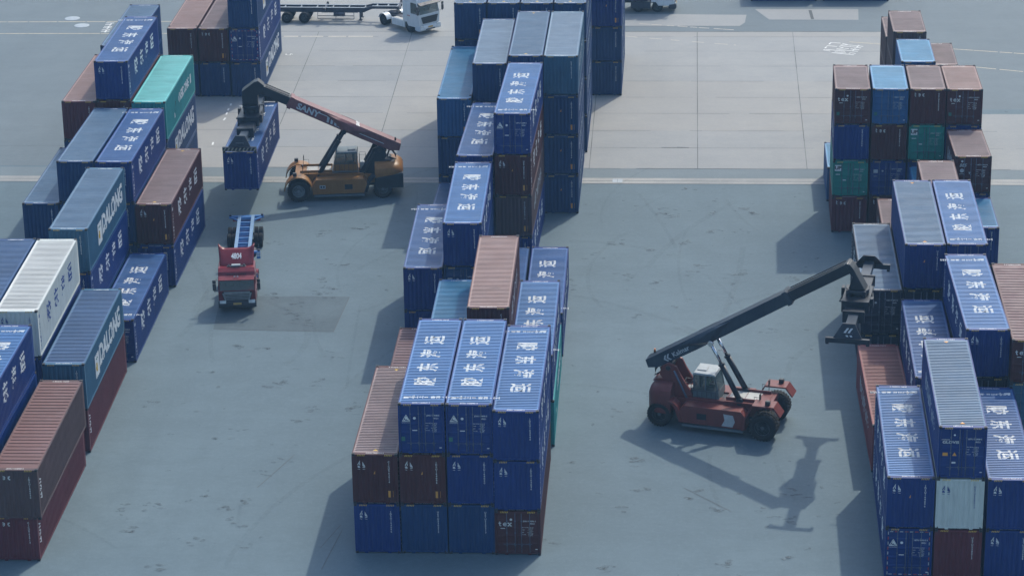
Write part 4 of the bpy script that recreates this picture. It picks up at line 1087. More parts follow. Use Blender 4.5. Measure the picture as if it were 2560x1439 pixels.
def wheel(parent, x, y, z, r, w, rimm, out, lug=26):
    """tyre (with lugs) centred at x, y, z, its rim a child; out: +1 or -1, the side the rim dish faces"""
    m = MB(); h = w/2
    m.lathe([(r*0.56, -h*0.80), (r*0.62, -h*0.98), (r*0.86, -h), (r*0.955, -h*0.86), (r*0.975, -h*0.6), (r*0.975, h*0.6), (r*0.955, h*0.86), (r*0.86, h), (r*0.62, h*0.98), (r*0.56, h*0.80)], (0, 0, 0), 'y', 32)
    for k in range(lug):
        t = 2*math.pi*k/lug; c, s = math.cos(t), math.sin(t)
        for a, b, dt in ((-h*0.93, -0.01*r, 0.0), (0.01*r, h*0.93, math.pi/lug)):
            t2 = t + dt; d = 0.055; P = []
            for yy, tw in ((a, 0.0), (b, 0.05)):
                for rr, q in ((r*0.955, -d), (r*0.955, d), (r, d*0.75), (r, -d*0.75)):
                    P.append((rr*math.cos(t2+q+tw), yy, rr*math.sin(t2+q+tw)))
            m.hexa([P[0], P[1], P[2], P[3], P[4], P[5], P[6], P[7]])
    t = new_ob('wheel', m.mesh('wheel'), (RUBBER,), parent); t.location = (x, y, z)
    m = MB(); q = h*out
    m.lathe([(r*0.57, q*0.80), (r*0.54, q*0.82), (r*0.46, q*0.45), (r*0.40, q*0.35), (r*0.22, q*0.40), (r*0.20, q*0.75), (r*0.12, q*0.82), (0.001, q*0.83)], (0, 0, 0), 'y', 24)
    for k in range(10):
        a = 2*math.pi*k/10; m.cyl((r*0.31*math.cos(a), q*0.36, r*0.31*math.sin(a)), (r*0.31*math.cos(a), q*0.5, r*0.31*math.sin(a)), r*0.035, n=6)
    new_ob('rim', m.mesh('rim'), (rimm,), t)
    return t

def seated_person(parent_name, loc, rz, label):
    """driver: one skinned body, seated, hands forward on the wheel"""
    P = [(0,0,0), (0.02,0,0.25), (0.0,0,0.48), (0.03,0,0.58), (0.05,0,0.70), (0.04,0,0.80),
         (0.0,0.18,0.47), (0.14,0.25,0.22), (0.38,0.16,0.24), (0.0,-0.18,0.47), (0.14,-0.25,0.22), (0.38,-0.16,0.24),
         (0.06,0.10,-0.01), (0.46,0.13,0.02), (0.50,0.13,-0.40), (0.62,0.13,-0.44), (0.06,-0.10,-0.01), (0.46,-0.13,0.02), (0.50,-0.13,-0.40), (0.62,-0.13,-0.44)]
    E = [(0,1),(1,2),(2,3),(3,4),(4,5),(2,6),(6,7),(7,8),(2,9),(9,10),(10,11),(0,12),(12,13),(13,14),(14,15),(0,16),(16,17),(17,18),(18,19)]
    Rr = [.13,.14,.13,.055,.095,.085,.07,.05,.036,.07,.05,.036,.10,.07,.05,.045,.10,.07,.05,.045]
    me = bpy.data.meshes.new('person'); me.from_pydata(P, E, [])
    o = new_ob('person', me, (SKIN, VEST, BLACK)); o.location = loc; o.rotation_euler = (0, 0, rz)
    me.skin_vertices or None
    md = o.modifiers.new('skin', 'SKIN')
    for i, r in enumerate(Rr): me.skin_vertices[0].data[i].radius = (r, r)
    me.skin_vertices[0].data[0].use_root = True
    o.modifiers.new('sub', 'SUBSURF').levels = 1
    dg = bpy.context.evaluated_depsgraph_get()
    m2 = bpy.data.meshes.new_from_object(o.evaluated_get(dg)); o.modifiers.clear(); o.data = m2
    m2.materials.clear()
    for k, mm in enumerate((SKIN, VEST, BLACK)): m2.materials.append(mm); 
    for k, mm in enumerate((SKIN, VEST, BLACK)): o.material_slots[k].link = 'OBJECT'; o.material_slots[k].material = mm
    for p in m2.polygons:
        c = p.center
        p.material_index = 2 if c.z < 0.10 else (1 if c.z < 0.56 and c.x < 0.22 else 0)
        p.use_smooth = True
    o['label'] = label; o['category'] = 'person'
    m = MB(); m.lathe([(0.105, 0.0), (0.11, 0.03), (0.09, 0.10), (0.001, 0.14)], (0.05, 0, 0.74), 'z', 16)
    new_ob('hat', m.mesh('hat'), (P_CABW,), o)
    return o

def reach_stacker(name, origin, rz, near, C):
    """X forward, Y left, Z up. near: side (+1 left, -1 right) that carries the lettering seen in the picture"""
    t = thing(name, origin, rz, C['label'], 'reach stacker', 'reach stackers at work in the yard')
    body, boomm, extm = C['body'], C['boom'], C['ext']
    fx, rx, fr, rr = C['fx'], C['rx'], C['fr'], C['rr']
    # chassis: two long side boxes, belly and axle carriers
    m = MB()
    for s in (-1, 1):
        m.prism([(-1.95, 0.55), (2.05, 0.50), (2.05, 1.25), (1.75, 1.62), (-1.70, 1.62), (-1.95, 1.30)], s*0.95, s*1.86, 'y')
        m.prism([(-2.6, 1.0), (3.3, 1.0), (3.3, 1.55), (2.2, 1.78), (-1.2, 1.78), (-2.6, 1.62)], s*0.42, s*0.94, 'y')
        m.box(-0.9, -0.3, s*1.855 if s > 0 else -1.88, s*1.88 if s > 0 else -1.855, 0.85, 1.25, 1)
    m.box(-2.9, 3.2, -0.415, 0.415, 0.62, 1.30, 1)
    m.box(fx-0.35, fx+0.35, -1.25, 1.25, fr-0.32, fr+0.28, 1)
    m.box(rx-0.25, rx+0.25, -1.0, 1.0, rr-0.25, rr+0.25, 1)
    m.box(-1.2, 1.6, -0.40, 0.40, 1.31, 1.70, 1)
    new_ob('chassis', m.mesh('chassis', 0.025, 2), (body, P_BLK), t)
    for s in (-1, 1):
        m = MB(); m.box(-1.75, 1.95, s*1.62 if s > 0 else -2.0, 2.0 if s > 0 else -1.62, 0.36, 0.47)
        new_ob('step_rail', m.mesh('step_rail', 0.012), (P_CABG,), t)
        # curved fender over the front wheels
        m = MB(); inner, outer = [], []
        if C['round_fender']:
            A = [math.pi*(0.02 + 0.96*k/12) for k in range(13)]
            inner = [(fx + 1.00*math.cos(a), fr + 1.00*math.sin(a)) for a in A]; outer = [(fx + 1.06*math.cos(a), fr + 1.10*math.sin(a)) for a in A]
        else:
            inner = [(fx+1.02, 1.62), (fx+0.62, 2.14), (fx-0.60, 2.12), (fx-1.02, 1.3), (fx-1.12, 0.55)]
            outer = [(fx+1.08, 1.66), (fx+0.66, 2.22), (fx-0.62, 2.21), (fx-1.10, 1.35), (fx-1.24, 0.55)]
        w0, w1 = s*1.06, s*2.06
        for k in range(len(inner)-1):
            a, b, c, d = inner[k], inner[k+1], outer[k+1], outer[k]
            m.hexa([(a[0], w0, a[1]), (b[0], w0, b[1]), (c[0], w0, c[1]), (d[0], w0, d[1]), (a[0], w1, a[1]), (b[0], w1, b[1]), (c[0], w1, c[1]), (d[0], w1, d[1])])
        bmesh.ops.remove_doubles(m.bm, verts=m.bm.verts[:], dist=1e-4)
        fd = new_ob('front_fender', m.mesh('front_fender'), (body,), t)
        m = MB(); m.box(fx+0.10, fx+0.38, s*1.72-0.13, s*1.72+0.13, fr+1.12 if C['round_fender'] else 2.225, fr+1.36 if C['round_fender'] else 2.47)
        new_ob('work_lamp', m.mesh('work_lamp', 0.02), (DARKSTEEL,), fd)
        # rear fender and its fairing down the flank
        m = MB()
        m.prism([(-1.95, 0.55), (-1.72, 0.55), (-2.05, 1.50), (-2.35, 1.80), (-2.62, 1.80), (-2.22, 1.35)], s*1.12, s*1.90, 'y')
        new_ob('rear_fender', m.mesh('rear_fender', 0.02), (body if not C['round_fender'] else P_BLK,), t)
    # deck between the front wheels with tread plate
    m = MB(); m.box(0.55, 3.10, -1.05, 1.05, 1.785, 1.86); m.box(3.10, 3.32, -1.05, 1.05, 1.50, 1.86)
    dk = new_ob('deck', m.mesh('deck', 0.012), (body,), t)
    m = MB(); m.box(0.70, 1.62, -0.62, 0.62, 1.864, 1.885); m.box(1.66, 2.48, -0.62, 0.62, 1.864, 1.885)
    new_ob('tread_plate', m.mesh('tread_plate', 0.004), (P_TREAD,), dk)
    for s in (-1, 1):
        m = MB(); m.box(0.6, 2.95, s*0.74-0.03, s*0.74+0.03, 1.862, 2.02)
        new_ob('side_rail', m.mesh('side_rail'), (body if C['round_fender'] else P_RED,), dk)
    # rounded counterweight and engine hood
    m = MB(); n = 10; hw_, x0, x1 = 1.62, -2.55, C['tail']
    def ring(z, inset, rad):
        pts = [(x0, -hw_+inset), (x0, hw_-inset)]
        for k in range(n+1):
            a = math.pi/2*k/n; pts.append((x1+inset+rad - rad*math.sin(a), hw_-inset - rad + rad*math.cos(a)))
        for k in range(n+1):
            a = math.pi/2*k/n; pts.append((x1+inset+rad - rad*math.cos(a), -hw_+inset + rad - rad*math.sin(a)))
        return [m.v((px, py, z)) for px, py in pts]
    zs = [(0.80, 0.06, 0.7), (0.90, 0.0, 0.7), (1.95, 0.0, 0.7), (2.25, 0.08, 0.75), (2.48, 0.30, 0.8), (2.58, 0.55, 0.8)]
    rings = [ring(*q) for q in zs]
    for a, b in zip(rings, rings[1:]):
        for k in range(len(a)):
            f = m.bm.faces.new([a[k], a[(k+1) % len(a)], b[(k+1) % len(a)], b[k]]); f.smooth = 1 < k < len(a)-1
    m.bm.faces.new(rings[0][::-1]); m.bm.faces.new(rings[-1])
    cw = new_ob('counterweight', m.mesh('counterweight'), (body,), t)
    m = MB(); z = 1.0
    m.prism([(x0-0.1, 2.55), (x0-1.35, 2.50), (x0-1.1, 2.68), (x0-0.2, 2.78)], -0.75, 0.75, 'y')
    new_ob('engine_hood', m.mesh('engine_hood', 0.03, 2), (P_BLK if C['round_fender'] else body,), t)
    m = MB()
    if C['round_fender']: m.prism([(x0+0.02, 0.78), (x1-0.005, 0.78), (x1-0.005, 1.92), (x0+0.02, 1.60)], -1.64, 1.64, 'y')
    else: m.box(x1-0.03, x1+0.45, -0.9, 0.9, 0.78, 1.7)
    new_ob('bumper', m.mesh('bumper', 0.05, 2), (P_BLK,), cw)
    # boom support: two tapering plates
    m = MB()
    for s in (-1, 1):
        m.prism([(-1.15, 1.40), (-2.35, 1.40), (-3.45, 2.95), (-3.35, 3.45), (-2.95, 3.72), (-2.45, 3.55), (-2.20, 3.05)], s*0.56, s*0.74, 'y')
    m.box(-2.6, -1.6, -0.555, 0.555, 1.5, 2.1, 0)
    m.cyl((-2.93, -0.80, 3.42), (-2.93, 0.80, 3.42), 0.17, n=16, mi=1)
    new_ob('boom_support', m.mesh('boom_support', 0.02), (C['mast'], DARKSTEEL), t)
    for s in (-1, 1):   # slanted lift of cables beside the support
        m = MB(); m.tube([(-1.55, s*0.86, 1.25), (-2.05, s*0.86, 2.3), (-2.55, s*0.80, 3.3)], 0.06, 8)
        new_ob('hose', m.mesh('hose'), (DARKSTEEL if C['round_fender'] else RODSTEEL,), t)
    # boom: outer box with swollen knee, inner extension, curved head
    b0, b1, th = Vector(C['b0']), Vector(C['b1']), C['th']      # top line in (x, z)
    d = (b1 - b0).normalized(); nn = Vector((-d.y, d.x)); Lb = (b1 - b0).length
    def bp(s, w): q = b0 + d*s + nn*w; return (q.x, q.y)          # point along boom, w: height above top line
    m = MB(); hw = 0.46
    outline = [bp(0.10, 0), bp(Lb, 0), bp(Lb+0.05, -th*0.96), bp(Lb*0.52, -th*1.02), bp(Lb*0.34, -th*1.06), bp(0.62, -th), bp(0.0, -th*0.66)]
    m.prism(outline, -hw, hw, 'y')
    kn = C['knee']
    for s in (-1, 1):   # welded swelling at the cylinder eye
        A = [(kn-2.0, -0.10), (kn-0.6, 0.012), (kn+0.5, 0.012), (kn+2.0, -0.10), (kn+0.7, -th*0.72), (kn, -th*1.14), (kn-0.7, -th*0.9)]
        pts = [bp(*q) for q in A]; c = bp(kn, -th*0.45)
        base = [m.v((q[0], s*(hw-0.01), q[1])) for q in pts]
        mid = [m.v((c[0]+(q[0]-c[0])*0.42, s*(hw+0.20), c[1]+(q[1]-c[1])*0.55)) for q in pts]
        for k in range(len(A)): m.bm.faces.new([base[k], base[(k+1) % len(A)], mid[(k+1) % len(A)], mid[k]])
        m.bm.faces.new(mid)
    q0, q1 = bp(Lb-0.32, 0.05), bp(Lb-0.02, 0.05)
    m.prism([bp(Lb-0.30, -th*1.08), bp(Lb-0.02, -th*1.08), bp(Lb-0.02, 0.06), bp(Lb-0.30, 0.06)], -hw-0.06, hw+0.06, 'y')
    ob = new_ob('boom', m.mesh('boom', 0.02, 2), (boomm,), t)
    m = MB(); e = C['ext_len']
    m.prism([bp(Lb-0.6, -0.07), bp(Lb+e, -0.07), bp(Lb+e-0.05, -th*0.90), bp(Lb-0.6, -th*0.90)], -hw+0.09, hw-0.09, 'y')
    ex = new_ob('boom_extension', m.mesh('boom_extension', 0.02, 2), (extm,), t)
    m = MB()
    for s in (-1, 1): m.box(0, 1, 0, 1, 0, 1) if False else None
    for s in (-1, 1):
        A, B = bp(Lb+0.1, 0.0), bp(Lb+e-0.2, 0.0)
        m.tube([(A[0], s*0.30, A[1]-0.02), (B[0], s*0.30, B[1]-0.02)], 0.03, 6)
    new_ob('hose', m.mesh('hose'), (DARKSTEEL,), ex)
    hx, hz = C['head']                                            # rotator centre (x, z)
    tp, bt = bp(Lb+e-0.10, 0.0), bp(Lb+e-0.15, -th*0.97)
    m = MB()
    if C['round_head']:
        pk = bp(Lb+e+0.45, 0.16)
        m.prism([bt, tp, pk, (pk[0]+0.30, pk[1]-0.10), (hx+0.62, hz+1.05), (hx+0.62, hz), (hx-0.52, hz), (hx-0.52, hz+0.75)], -hw+0.03, hw-0.03, 'y')
    else:
        m.prism([bt, tp, (tp[0]+0.28, tp[1]-0.02), (tp[0]+0.50, tp[1]-0.28), (hx+0.50, hz), (hx-0.46, hz), (bt[0]+0.15, bt[1]-0.12)], -hw+0.03, hw-0.03, 'y')
        m.cyl((tp[0]+0.12, -0.50, tp[1]-0.10), (tp[0]+0.12, 0.50, tp[1]-0.10), 0.13, n=12)
    new_ob('boom_head', m.mesh('boom_head', 0.03, 2), (extm,), t)
    # lift cylinders
    eye = bp(kn, -th*1.02)
    for s in (-1, 1):
        m = MB(); p0 = Vector((C['cyl'][0], s*0.80, C['cyl'][1])); p1 = Vector((eye[0], s*0.62, eye[1]))
        k = p0 + (p1-p0)*C['barrel']
        m.cyl(p0, k, 0.165, n=16); m.cyl(k, k+(p1-p0).normalized()*0.10, 0.20, n=16)
        m.cyl((p0.x, p0.y-0.2, p0.z), (p0.x, p0.y+0.2, p0.z), 0.20, n=14)
        cy = new_ob('lift_cylinder', m.mesh('lift_cylinder'), (P_BLK,), t)
        m = MB(); m.cyl(k, p1, 0.10, n=14); m.cyl((p1.x, p1.y-0.15, p1.z), (p1.x, p1.y+0.15, p1.z), 0.16, n=12)
        new_ob('rod', m.mesh('rod'), (C['rod'],), cy)
    # cab on its pedestal
    cx0, cx1, cz0, cz1, cw_ = C['cab']
    yc = C['cab_y']; y0, y1 = yc-cw_/2, yc+cw_/2
    zb = cz0 + (cz1-cz0)*0.34
    m = MB()
    m.prism([(cx0, cz0), (cx1+0.08, cz0), (cx1+0.02, zb), (cx0, zb)], y0, y1, 'y')
    m.box(cx0-0.05, cx1+0.15, y0-0.10, y1+0.10, cz0-0.12, cz0-0.005, 1)
    for (px, dx) in ((cx0+0.05, 0.0), ((cx0+cx1)/2, 0.0), (cx1-0.02, -0.20)):   # pillars
        for py in (y0+0.045, y1-0.045):
            m.hexa([(px-0.045, py-0.045, zb), (px+0.045, py-0.045, zb), (px+0.045, py+0.045, zb), (px-0.045, py+0.045, zb),
                    (px+dx-0.045, py-0.045, cz1-0.12), (px+dx+0.045, py-0.045, cz1-0.12), (px+dx+0.045, py+0.045, cz1-0.12), (px+dx-0.045, py+0.045, cz1-0.12)], 1)
    cb = new_ob('cab', m.mesh('cab', 0.02), (C['cabm'], P_CABG), t)
    m = MB(); m.prism([(cx0-0.04, cz1-0.12), (cx1-0.16, cz1-0.12), (cx1-0.24, cz1), (cx0+0.05, cz1+0.02)], y0-0.03, y1+0.03, 'y')
    m.box(cx0+0.15, cx0+0.7, yc-0.35, yc+0.35, cz1+0.015, cz1+0.07)
    new_ob('roof', m.mesh('roof', 0.03, 2), (C['roofm'],), cb)
    def pane(pts, lab=None):
        mm = MB(); mm.face(pts); return new_ob('window', mm.mesh('window'), (GLASS,), cb)
    zt = cz1-0.125
    for y in (y0+0.02, y1-0.02):
        pane([(cx0+0.02, y, zb), ((cx0+cx1)/2, y, zb), ((cx0+cx1)/2, y, zt), (cx0+0.02, y, zt)])
        pane([((cx0+cx1)/2, y, zb), (cx1, y, zb), (cx1-0.20, y, zt), ((cx0+cx1)/2, y, zt)])
    pane([(cx1+0.01, y0+0.03, zb), (cx1+0.01, y1-0.03, zb), (cx1-0.19, y1-0.03, zt), (cx1-0.19, y0+0.03, zt)])
    pane([(cx0+0.01, y0+0.03, zb), (cx0+0.01, y1-0.03, zb), (cx0+0.01, y1-0.03, zt), (cx0+0.01, y0+0.03, zt)])
    m = MB(); m.box(cx0+0.35, cx0+0.80, yc-0.26, yc+0.26, cz0+0.02, cz0+0.50); m.box(cx0+0.25, cx0+0.38, yc-0.26, yc+0.26, cz0+0.5, cz0+1.1)
    new_ob('seat', m.mesh('seat', 0.05, 2), (DARKSTEEL,), cb)
    m = MB(); r = cx0 - 0.12
    for y in (y0+0.05, y0+0.7):
        m.tube([(r, y, cz0), (r, y, cz0+0.95), (r-0.45, y, cz0+0.95), (r-0.45, y, cz0)], 0.022, 6)
    m.tube([(r, y0+0.05, cz0+0.95), (r, y0+0.7, cz0+0.95)], 0.022, 6); m.tube([(r-0.45, y0+0.05, cz0+0.95), (r-0.45, y0+0.7, cz0+0.95)], 0.022, 6)
    for y in (y0-0.09, y1+0.09):
        m.tube([(cx0, y, cz0), (cx0, y, cz0+0.55), (cx1-0.1, y, cz0+0.55), (cx1-0.1, y, cz0)], 0.02, 6)
        for k in range(1, 5): m.tube([(cx0+(cx1-cx0-0.1)*k/5, y, cz0), (cx0+(cx1-cx0-0.1)*k/5, y, cz0+0.55)], 0.014, 5)
    new_ob('handrail', m.mesh('handrail'), (DARKSTEEL,), cb)
    m = MB(); m.box(cx0-0.50, cx0-0.15, yc-0.30, yc+0.20, cz0-0.1, cz0+0.45)
    new_ob('air_unit', m.mesh('air_unit', 0.03), (P_CABW,), cb)
    m = MB(); A = bp(0.55, 0.0); m.cyl((A[0], 0.25, A[1]), (A[0], 0.25, A[1]+0.08), 0.05, n=10); m.cyl((A[0], 0.25, A[1]+0.08), (A[0], 0.25, A[1]+0.26), 0.075, 0.05, n=12, mi=1)
    new_ob('beacon', m.mesh('beacon'), (DARKSTEEL, AMBER if not C['round_fender'] else DARKSTEEL), t)
    m = MB()
    for k in (0, 1):   # looping hydraulic hoses at the tail of the boom
        A, B = bp(0.5+0.5*k, -th*0.95), (-3.3+0.55*k, 2.55)
        m.tube([(A[0], 0.2-0.4*k, A[1]), (A[0]-0.25, 0.2-0.4*k, A[1]-0.35), (A[0]-0.30+0.2*k, 0.2-0.4*k, A[1]-0.75), (B[0]-0.35, 0.2-0.4*k, B[1]+0.15), (B[0], 0.2-0.4*k, B[1])], 0.07, 8)
    new_ob('hose', m.mesh('hose'), (DARKSTEEL,), t)
    for s in (-1, 1):
        m = MB(); m.tube([(2.75, s*1.0, 1.86), (2.75, s*1.0, 2.30), (2.35, s*1.0, 2.30), (2.35, s*1.0, 1.86)], 0.02, 6)
        m.box(2.70, 2.76, s*1.12-0.14, s*1.12+0.14, 2.25, 2.60)
        new_ob('mirror', m.mesh('mirror'), (DARKSTEEL,), t)
    # wheels: twin in front, single at the back
    for s in (-1, 1):
        for y in (1.22, 1.78): wheel(t, fx, s*y, fr, fr, 0.50, C['rim'], s)
        wheel(t, rx, s*1.38, rr, rr, 0.52, C['rim'], s)
    # rotator and spreader
    sx, sz, sr = hx, C['spreader_z'], C['spreader_rot']
    m = MB(); m.cyl((hx, 0, hz-0.02), (hx, 0, hz-0.30), 0.66, n=24); m.cyl((hx, 0, hz-0.30), (hx, 0, sz+0.80), 0.50, n=20)
    for k in range(4):
        a = math.pi/4 + k*math.pi/2; m.box(hx+0.62*math.cos(a)-0.13, hx+0.62*math.cos(a)+0.13, 0.62*math.sin(a)-0.13, 0.62*math.sin(a)+0.13, hz-0.62, hz-0.05)
    new_ob('rotator', m.mesh('rotator', 0.015), (P_BLK,), t)
    sp = bpy.data.objects.new('spreader_pivot', None)
    bpy.data.objects.remove(sp)
    def local(o):
        o.location = (sx, C['spreader_y'], sz); o.rotation_euler = (0, 0, sr)
    m = MB(); off = C['spreader_off']
    m.box(-0.78, 0.78, -1.35, 1.35, 0.34, 1.02)
    m.box(-0.55, 0.55, off-3.0, off+3.0, 0.10, 0.66)
    for yy in (off-2.95, off+2.95): m.box(-0.62, 0.62, yy-0.10, yy+0.10, 0.04, 0.72)
    m.tube([(0.82, -1.2, 0.8), (0.95, -0.5, 0.62), (0.80, 0.5, 0.9)], 0.05, 6); m.tube([(-0.85, -1.1, 0.9), (-1.0, -0.2, 0.55), (-0.82, 0.8, 0.8)], 0.05, 6)
    m.box(0.80, 0.98, -1.0, -0.6, 0.5, 1.1); m.box(-0.98, -0.80, 0.4, 0.9, 0.5, 1.15)
    spr = new_ob('spreader', m.mesh('spreader', 0.012), (P_BLK,), t); local(spr)
    for e_ in (-1, 1):
        m = MB(); y0_, y1_ = sorted((off + e_*2.2, off + e_*5.98)); m.box(-0.28, 0.28, y0_, y1_, 0.14, 0.56)
        new_ob('telescopic_beam', m.mesh('telescopic_beam', 0.01), (P_GRY,), spr)
        m = MB(); y = off + e_*6.0
        ya, yb = sorted((y - e_*0.06, y + e_*0.16))
        m.box(-1.22, 1.22, ya, yb, 0.02, 0.30)
        m.prism([(-0.74, 0.30), (0.74, 0.30), (0.32, 0.94), (-0.32, 0.94)], y - e_*0.02, y + e_*0.05, 'x') if False else None
        A = [(-0.80, 0.30), (0.80, 0.30), (0.34, 0.98), (-0.34, 0.98)]
        P0 = [(x_, y - e_*0.50*(z_-0.30)/0.68 - e_*0.02, z_) for x_, z_ in A]; P1 = [(x_, y - e_*0.50*(z_-0.30)/0.68 + e_*0.08, z_) for x_, z_ in A]
        m.hexa(P0 + P1)
        for x_ in (-1.12, 1.12): m.box(x_-0.09, x_+0.09, y-0.10, y+0.12, -0.10, 0.022)
        ef = new_ob('end_frame', m.mesh('end_frame', 0.008), (P_BLK,), spr)
        if C['stripes']:
            m = MB()
            for k in range(9):
                x_ = -1.16 + 0.27*k
                q = yb + 0.006 if e_ > 0 else ya - 0.006
                m.face([(x_, q, 0.05), (x_+0.11, q, 0.05), (x_+0.24, q, 0.27), (x_+0.13, q, 0.27)])
            new_ob('warning_stripes', m.mesh('warning_stripes'), (flat('worn_stripe', (0.26, 0.25, 0.20), 0.6),), spr)
        else:
            sh = [([(-0.13, 0.0), (0.03, 0.2), (0.15, 0.2), (-0.01, 0.0), (0.15, -0.2), (0.03, -0.2)], [(0, 3, 2, 1), (0, 5, 4, 3)])]
            m = MB()
            for dx in (-0.10, 0.12):
                for (vs, fs) in sh:
                    for f in fs:
                        m.face([((vs[i][0]+dx)*(-e_) , y - e_*0.50*(vs[i][1]+0.28)/0.68 + e_*0.092, vs[i][1]+0.58) for i in f])
            new_ob('logo', m.mesh('logo'), (OFFWHITE,), spr)
    # lettering on the flank of the boom
    def on_boom(shape, s0, w0, sc, flip, name='lettering', mat=OFFWHITE, wid=None):
        mm = MB(); yy = near*(hw + 0.007)
        for f in shape[1]:
            pts = []
            for i in f:
                a, b = shape[0][i]; q = b0 + d*(s0 + (a*sc)*(-1 if flip else 1)) + nn*(w0 + b*sc); pts.append((q.x, yy, q.y))
            mm.face(pts)
        return new_ob(name, mm.mesh(name), (mat,), ob)
    C['letters'](on_boom, Lb, th, ob, bp, hw, b0, d, nn)
    return t

T_SANY = text2d('SANY', 0.62, 0.035, 0.0, width=1.12)
T_KAL = text2d('Kalmar', 0.40, 0.02)
def sany_letters(on_boom, Lb, th, ob, bp, hw, b0, d, nn):
    on_boom(T_SANY, Lb-1.55, -0.42, 1.0, True)
    ln = [rect2d(0, 0, 1.0, 0.05)]
    on_boom(rect2d(0, 0, 0.75, 0.06), Lb-2.75, -0.26, 1.0, True, 'stripe')
    for k in range(3): on_boom(poly2d([(-0.02, -0.22), (0.14, -0.22), (0.06, 0.22), (-0.12, 0.22)]), Lb-3.15-0.30*k, -0.46, 1.0, True, 'stripe')
    on_boom(rect2d(0, 0, 0.75, 0.05), Lb-4.2, -0.68, 1.0, True, 'stripe')
    on_boom(rect2d(0, 0, 2.1, 0.06), 2.3, -0.50, 1.0, True, 'stripe')
    # on the top plate, read from the far side
    mm = MB(); sh = xf(T_SANY, 0, 0, 0, 0.62)
    for f in sh[1]:
        pts = []
        for i in f:
            a, b = sh[0][i]; q = b0 + d*(3.55 + b) + nn*0.008; pts.append((q.x, -a, q.y))
        mm.face(pts)
    new_ob('lettering', mm.mesh('lettering'), (WHITE,), ob)
def kal_letters(on_boom, Lb, th, ob, bp, hw, b0, d, nn):
    on_boom(T_KAL, 2.35, -0.46, 1.0, False)
    for dx in (0, 0.2):
        on_boom(([(-0.13, 0.0), (0.03, 0.2), (0.15, 0.2), (-0.01, 0.0), (0.15, -0.2), (0.03, -0.2)], [(0, 3, 2, 1), (0, 5, 4, 3)]), 1.28+dx, -0.46, 1.0, False, 'logo')

MID_S = (-7.82, 59.30)
rs1 = reach_stacker('reach_stacker', (MID_S[0], MID_S[1], 0), R(-174.18), 1, dict(
    label='amber reach stacker with maroon boom holding a blue container in the air', body=P_YEL, boom=P_BOOM, ext=P_BLK, mast=P_BLK,
    fx=3.07, rx=-3.10, fr=0.82, rr=0.70, round_fender=True, round_head=True, tail=-4.62,
    b0=(-4.62, 3.74), b1=(3.40, 7.58), th=0.80, knee=4.30, ext_len=2.20, head=(6.32, 7.05), cyl=(1.80, 1.35), barrel=0.80, rod=P_BLK,
    cab=(-1.30, 0.45, 1.98, 3.38, 1.45), cab_y=0.15, cabm=P_YEL, roofm=P_CABG, rim=RIML,
    spreader_z=5.42, spreader_y=0.0, spreader_rot=R(174.18) + R(0.88) + math.pi, spreader_off=0.0, stripes=True, letters=sany_letters))
MID_K = (19.60, 17.78)
rs2 = reach_stacker('reach_stacker', (MID_K[0], MID_K[1], 0), R(-15.27), -1, dict(
    label='red reach stacker with dark raised boom and empty spreader', body=P_RED, boom=P_GRY, ext=P_BLK, mast=P_RED,
    fx=3.09, rx=-3.24, fr=0.82, rr=0.75, round_fender=False, round_head=False, tail=-4.02,
    b0=(-4.50, 3.58), b1=(3.98, 8.82), th=0.74, knee=4.35, ext_len=4.05, head=(8.05, 9.40), cyl=(1.45, 1.85), barrel=0.62, rod=CHROME,
    cab=(-1.42, 0.10, 1.68, 3.30, 1.50), cab_y=0.0, cabm=P_CABG, roofm=P_CABW, rim=RIMG,
    spreader_z=8.0, spreader_y=0.0, spreader_rot=R(5.8), spreader_off=0.9, stripes=False, letters=kal_letters))
# spreader of the left machine lies along its container
sp = [o for o in rs1.children if o.name.startswith('spreader')][0]
held.location = (-15.39 + HW, 52.35 + L40/2, 5.40 - HC); held.rotation_euler = (0, 0, R(0.88) + math.pi)
_inv = Matrix.Translation(Vector((MID_S[0], MID_S[1], 0))) @ Matrix.Rotation(R(-174.18), 4, 'Z')
_l = _inv.inverted() @ Vector((held.location.x, held.location.y, 5.42))
sp.location = (_l.x, _l.y, 5.44); sp.rotation_euler = (0, 0, R(0.88) - R(-174.18))
# white flank panels of the red machine
m = MB()
m.face([(0.62, -1.872, 0.62), (1.28, -1.872, 0.60), (1.42, -1.872, 0.95), (1.30, -1.872, 1.34), (0.72, -1.872, 1.38), (0.80, -1.872, 1.0)])
new_ob('white_panel', m.mesh('white_panel'), (OFFWHITE,), rs2)
m = MB(); m.box(1.10, 1.52, 1.865, 1.875, 0.95, 1.20); m.box(1.15, 1.28, 1.874, 1.880, 1.0, 1.15, 1); m.box(1.34, 1.47, 1.874, 1.880, 1.0, 1.15, 1)
new_ob('warning_plate', m.mesh('warning_plate'), (OFFWHITE, BLACK), rs1)
seated_person('person', (MID_K[0]-0.75*math.cos(R(-15.27)), MID_K[1]-0.75*math.sin(R(-15.27)), 2.22), R(-15.27), 'driver in bright safety vest seated in the red reach stacker cab')

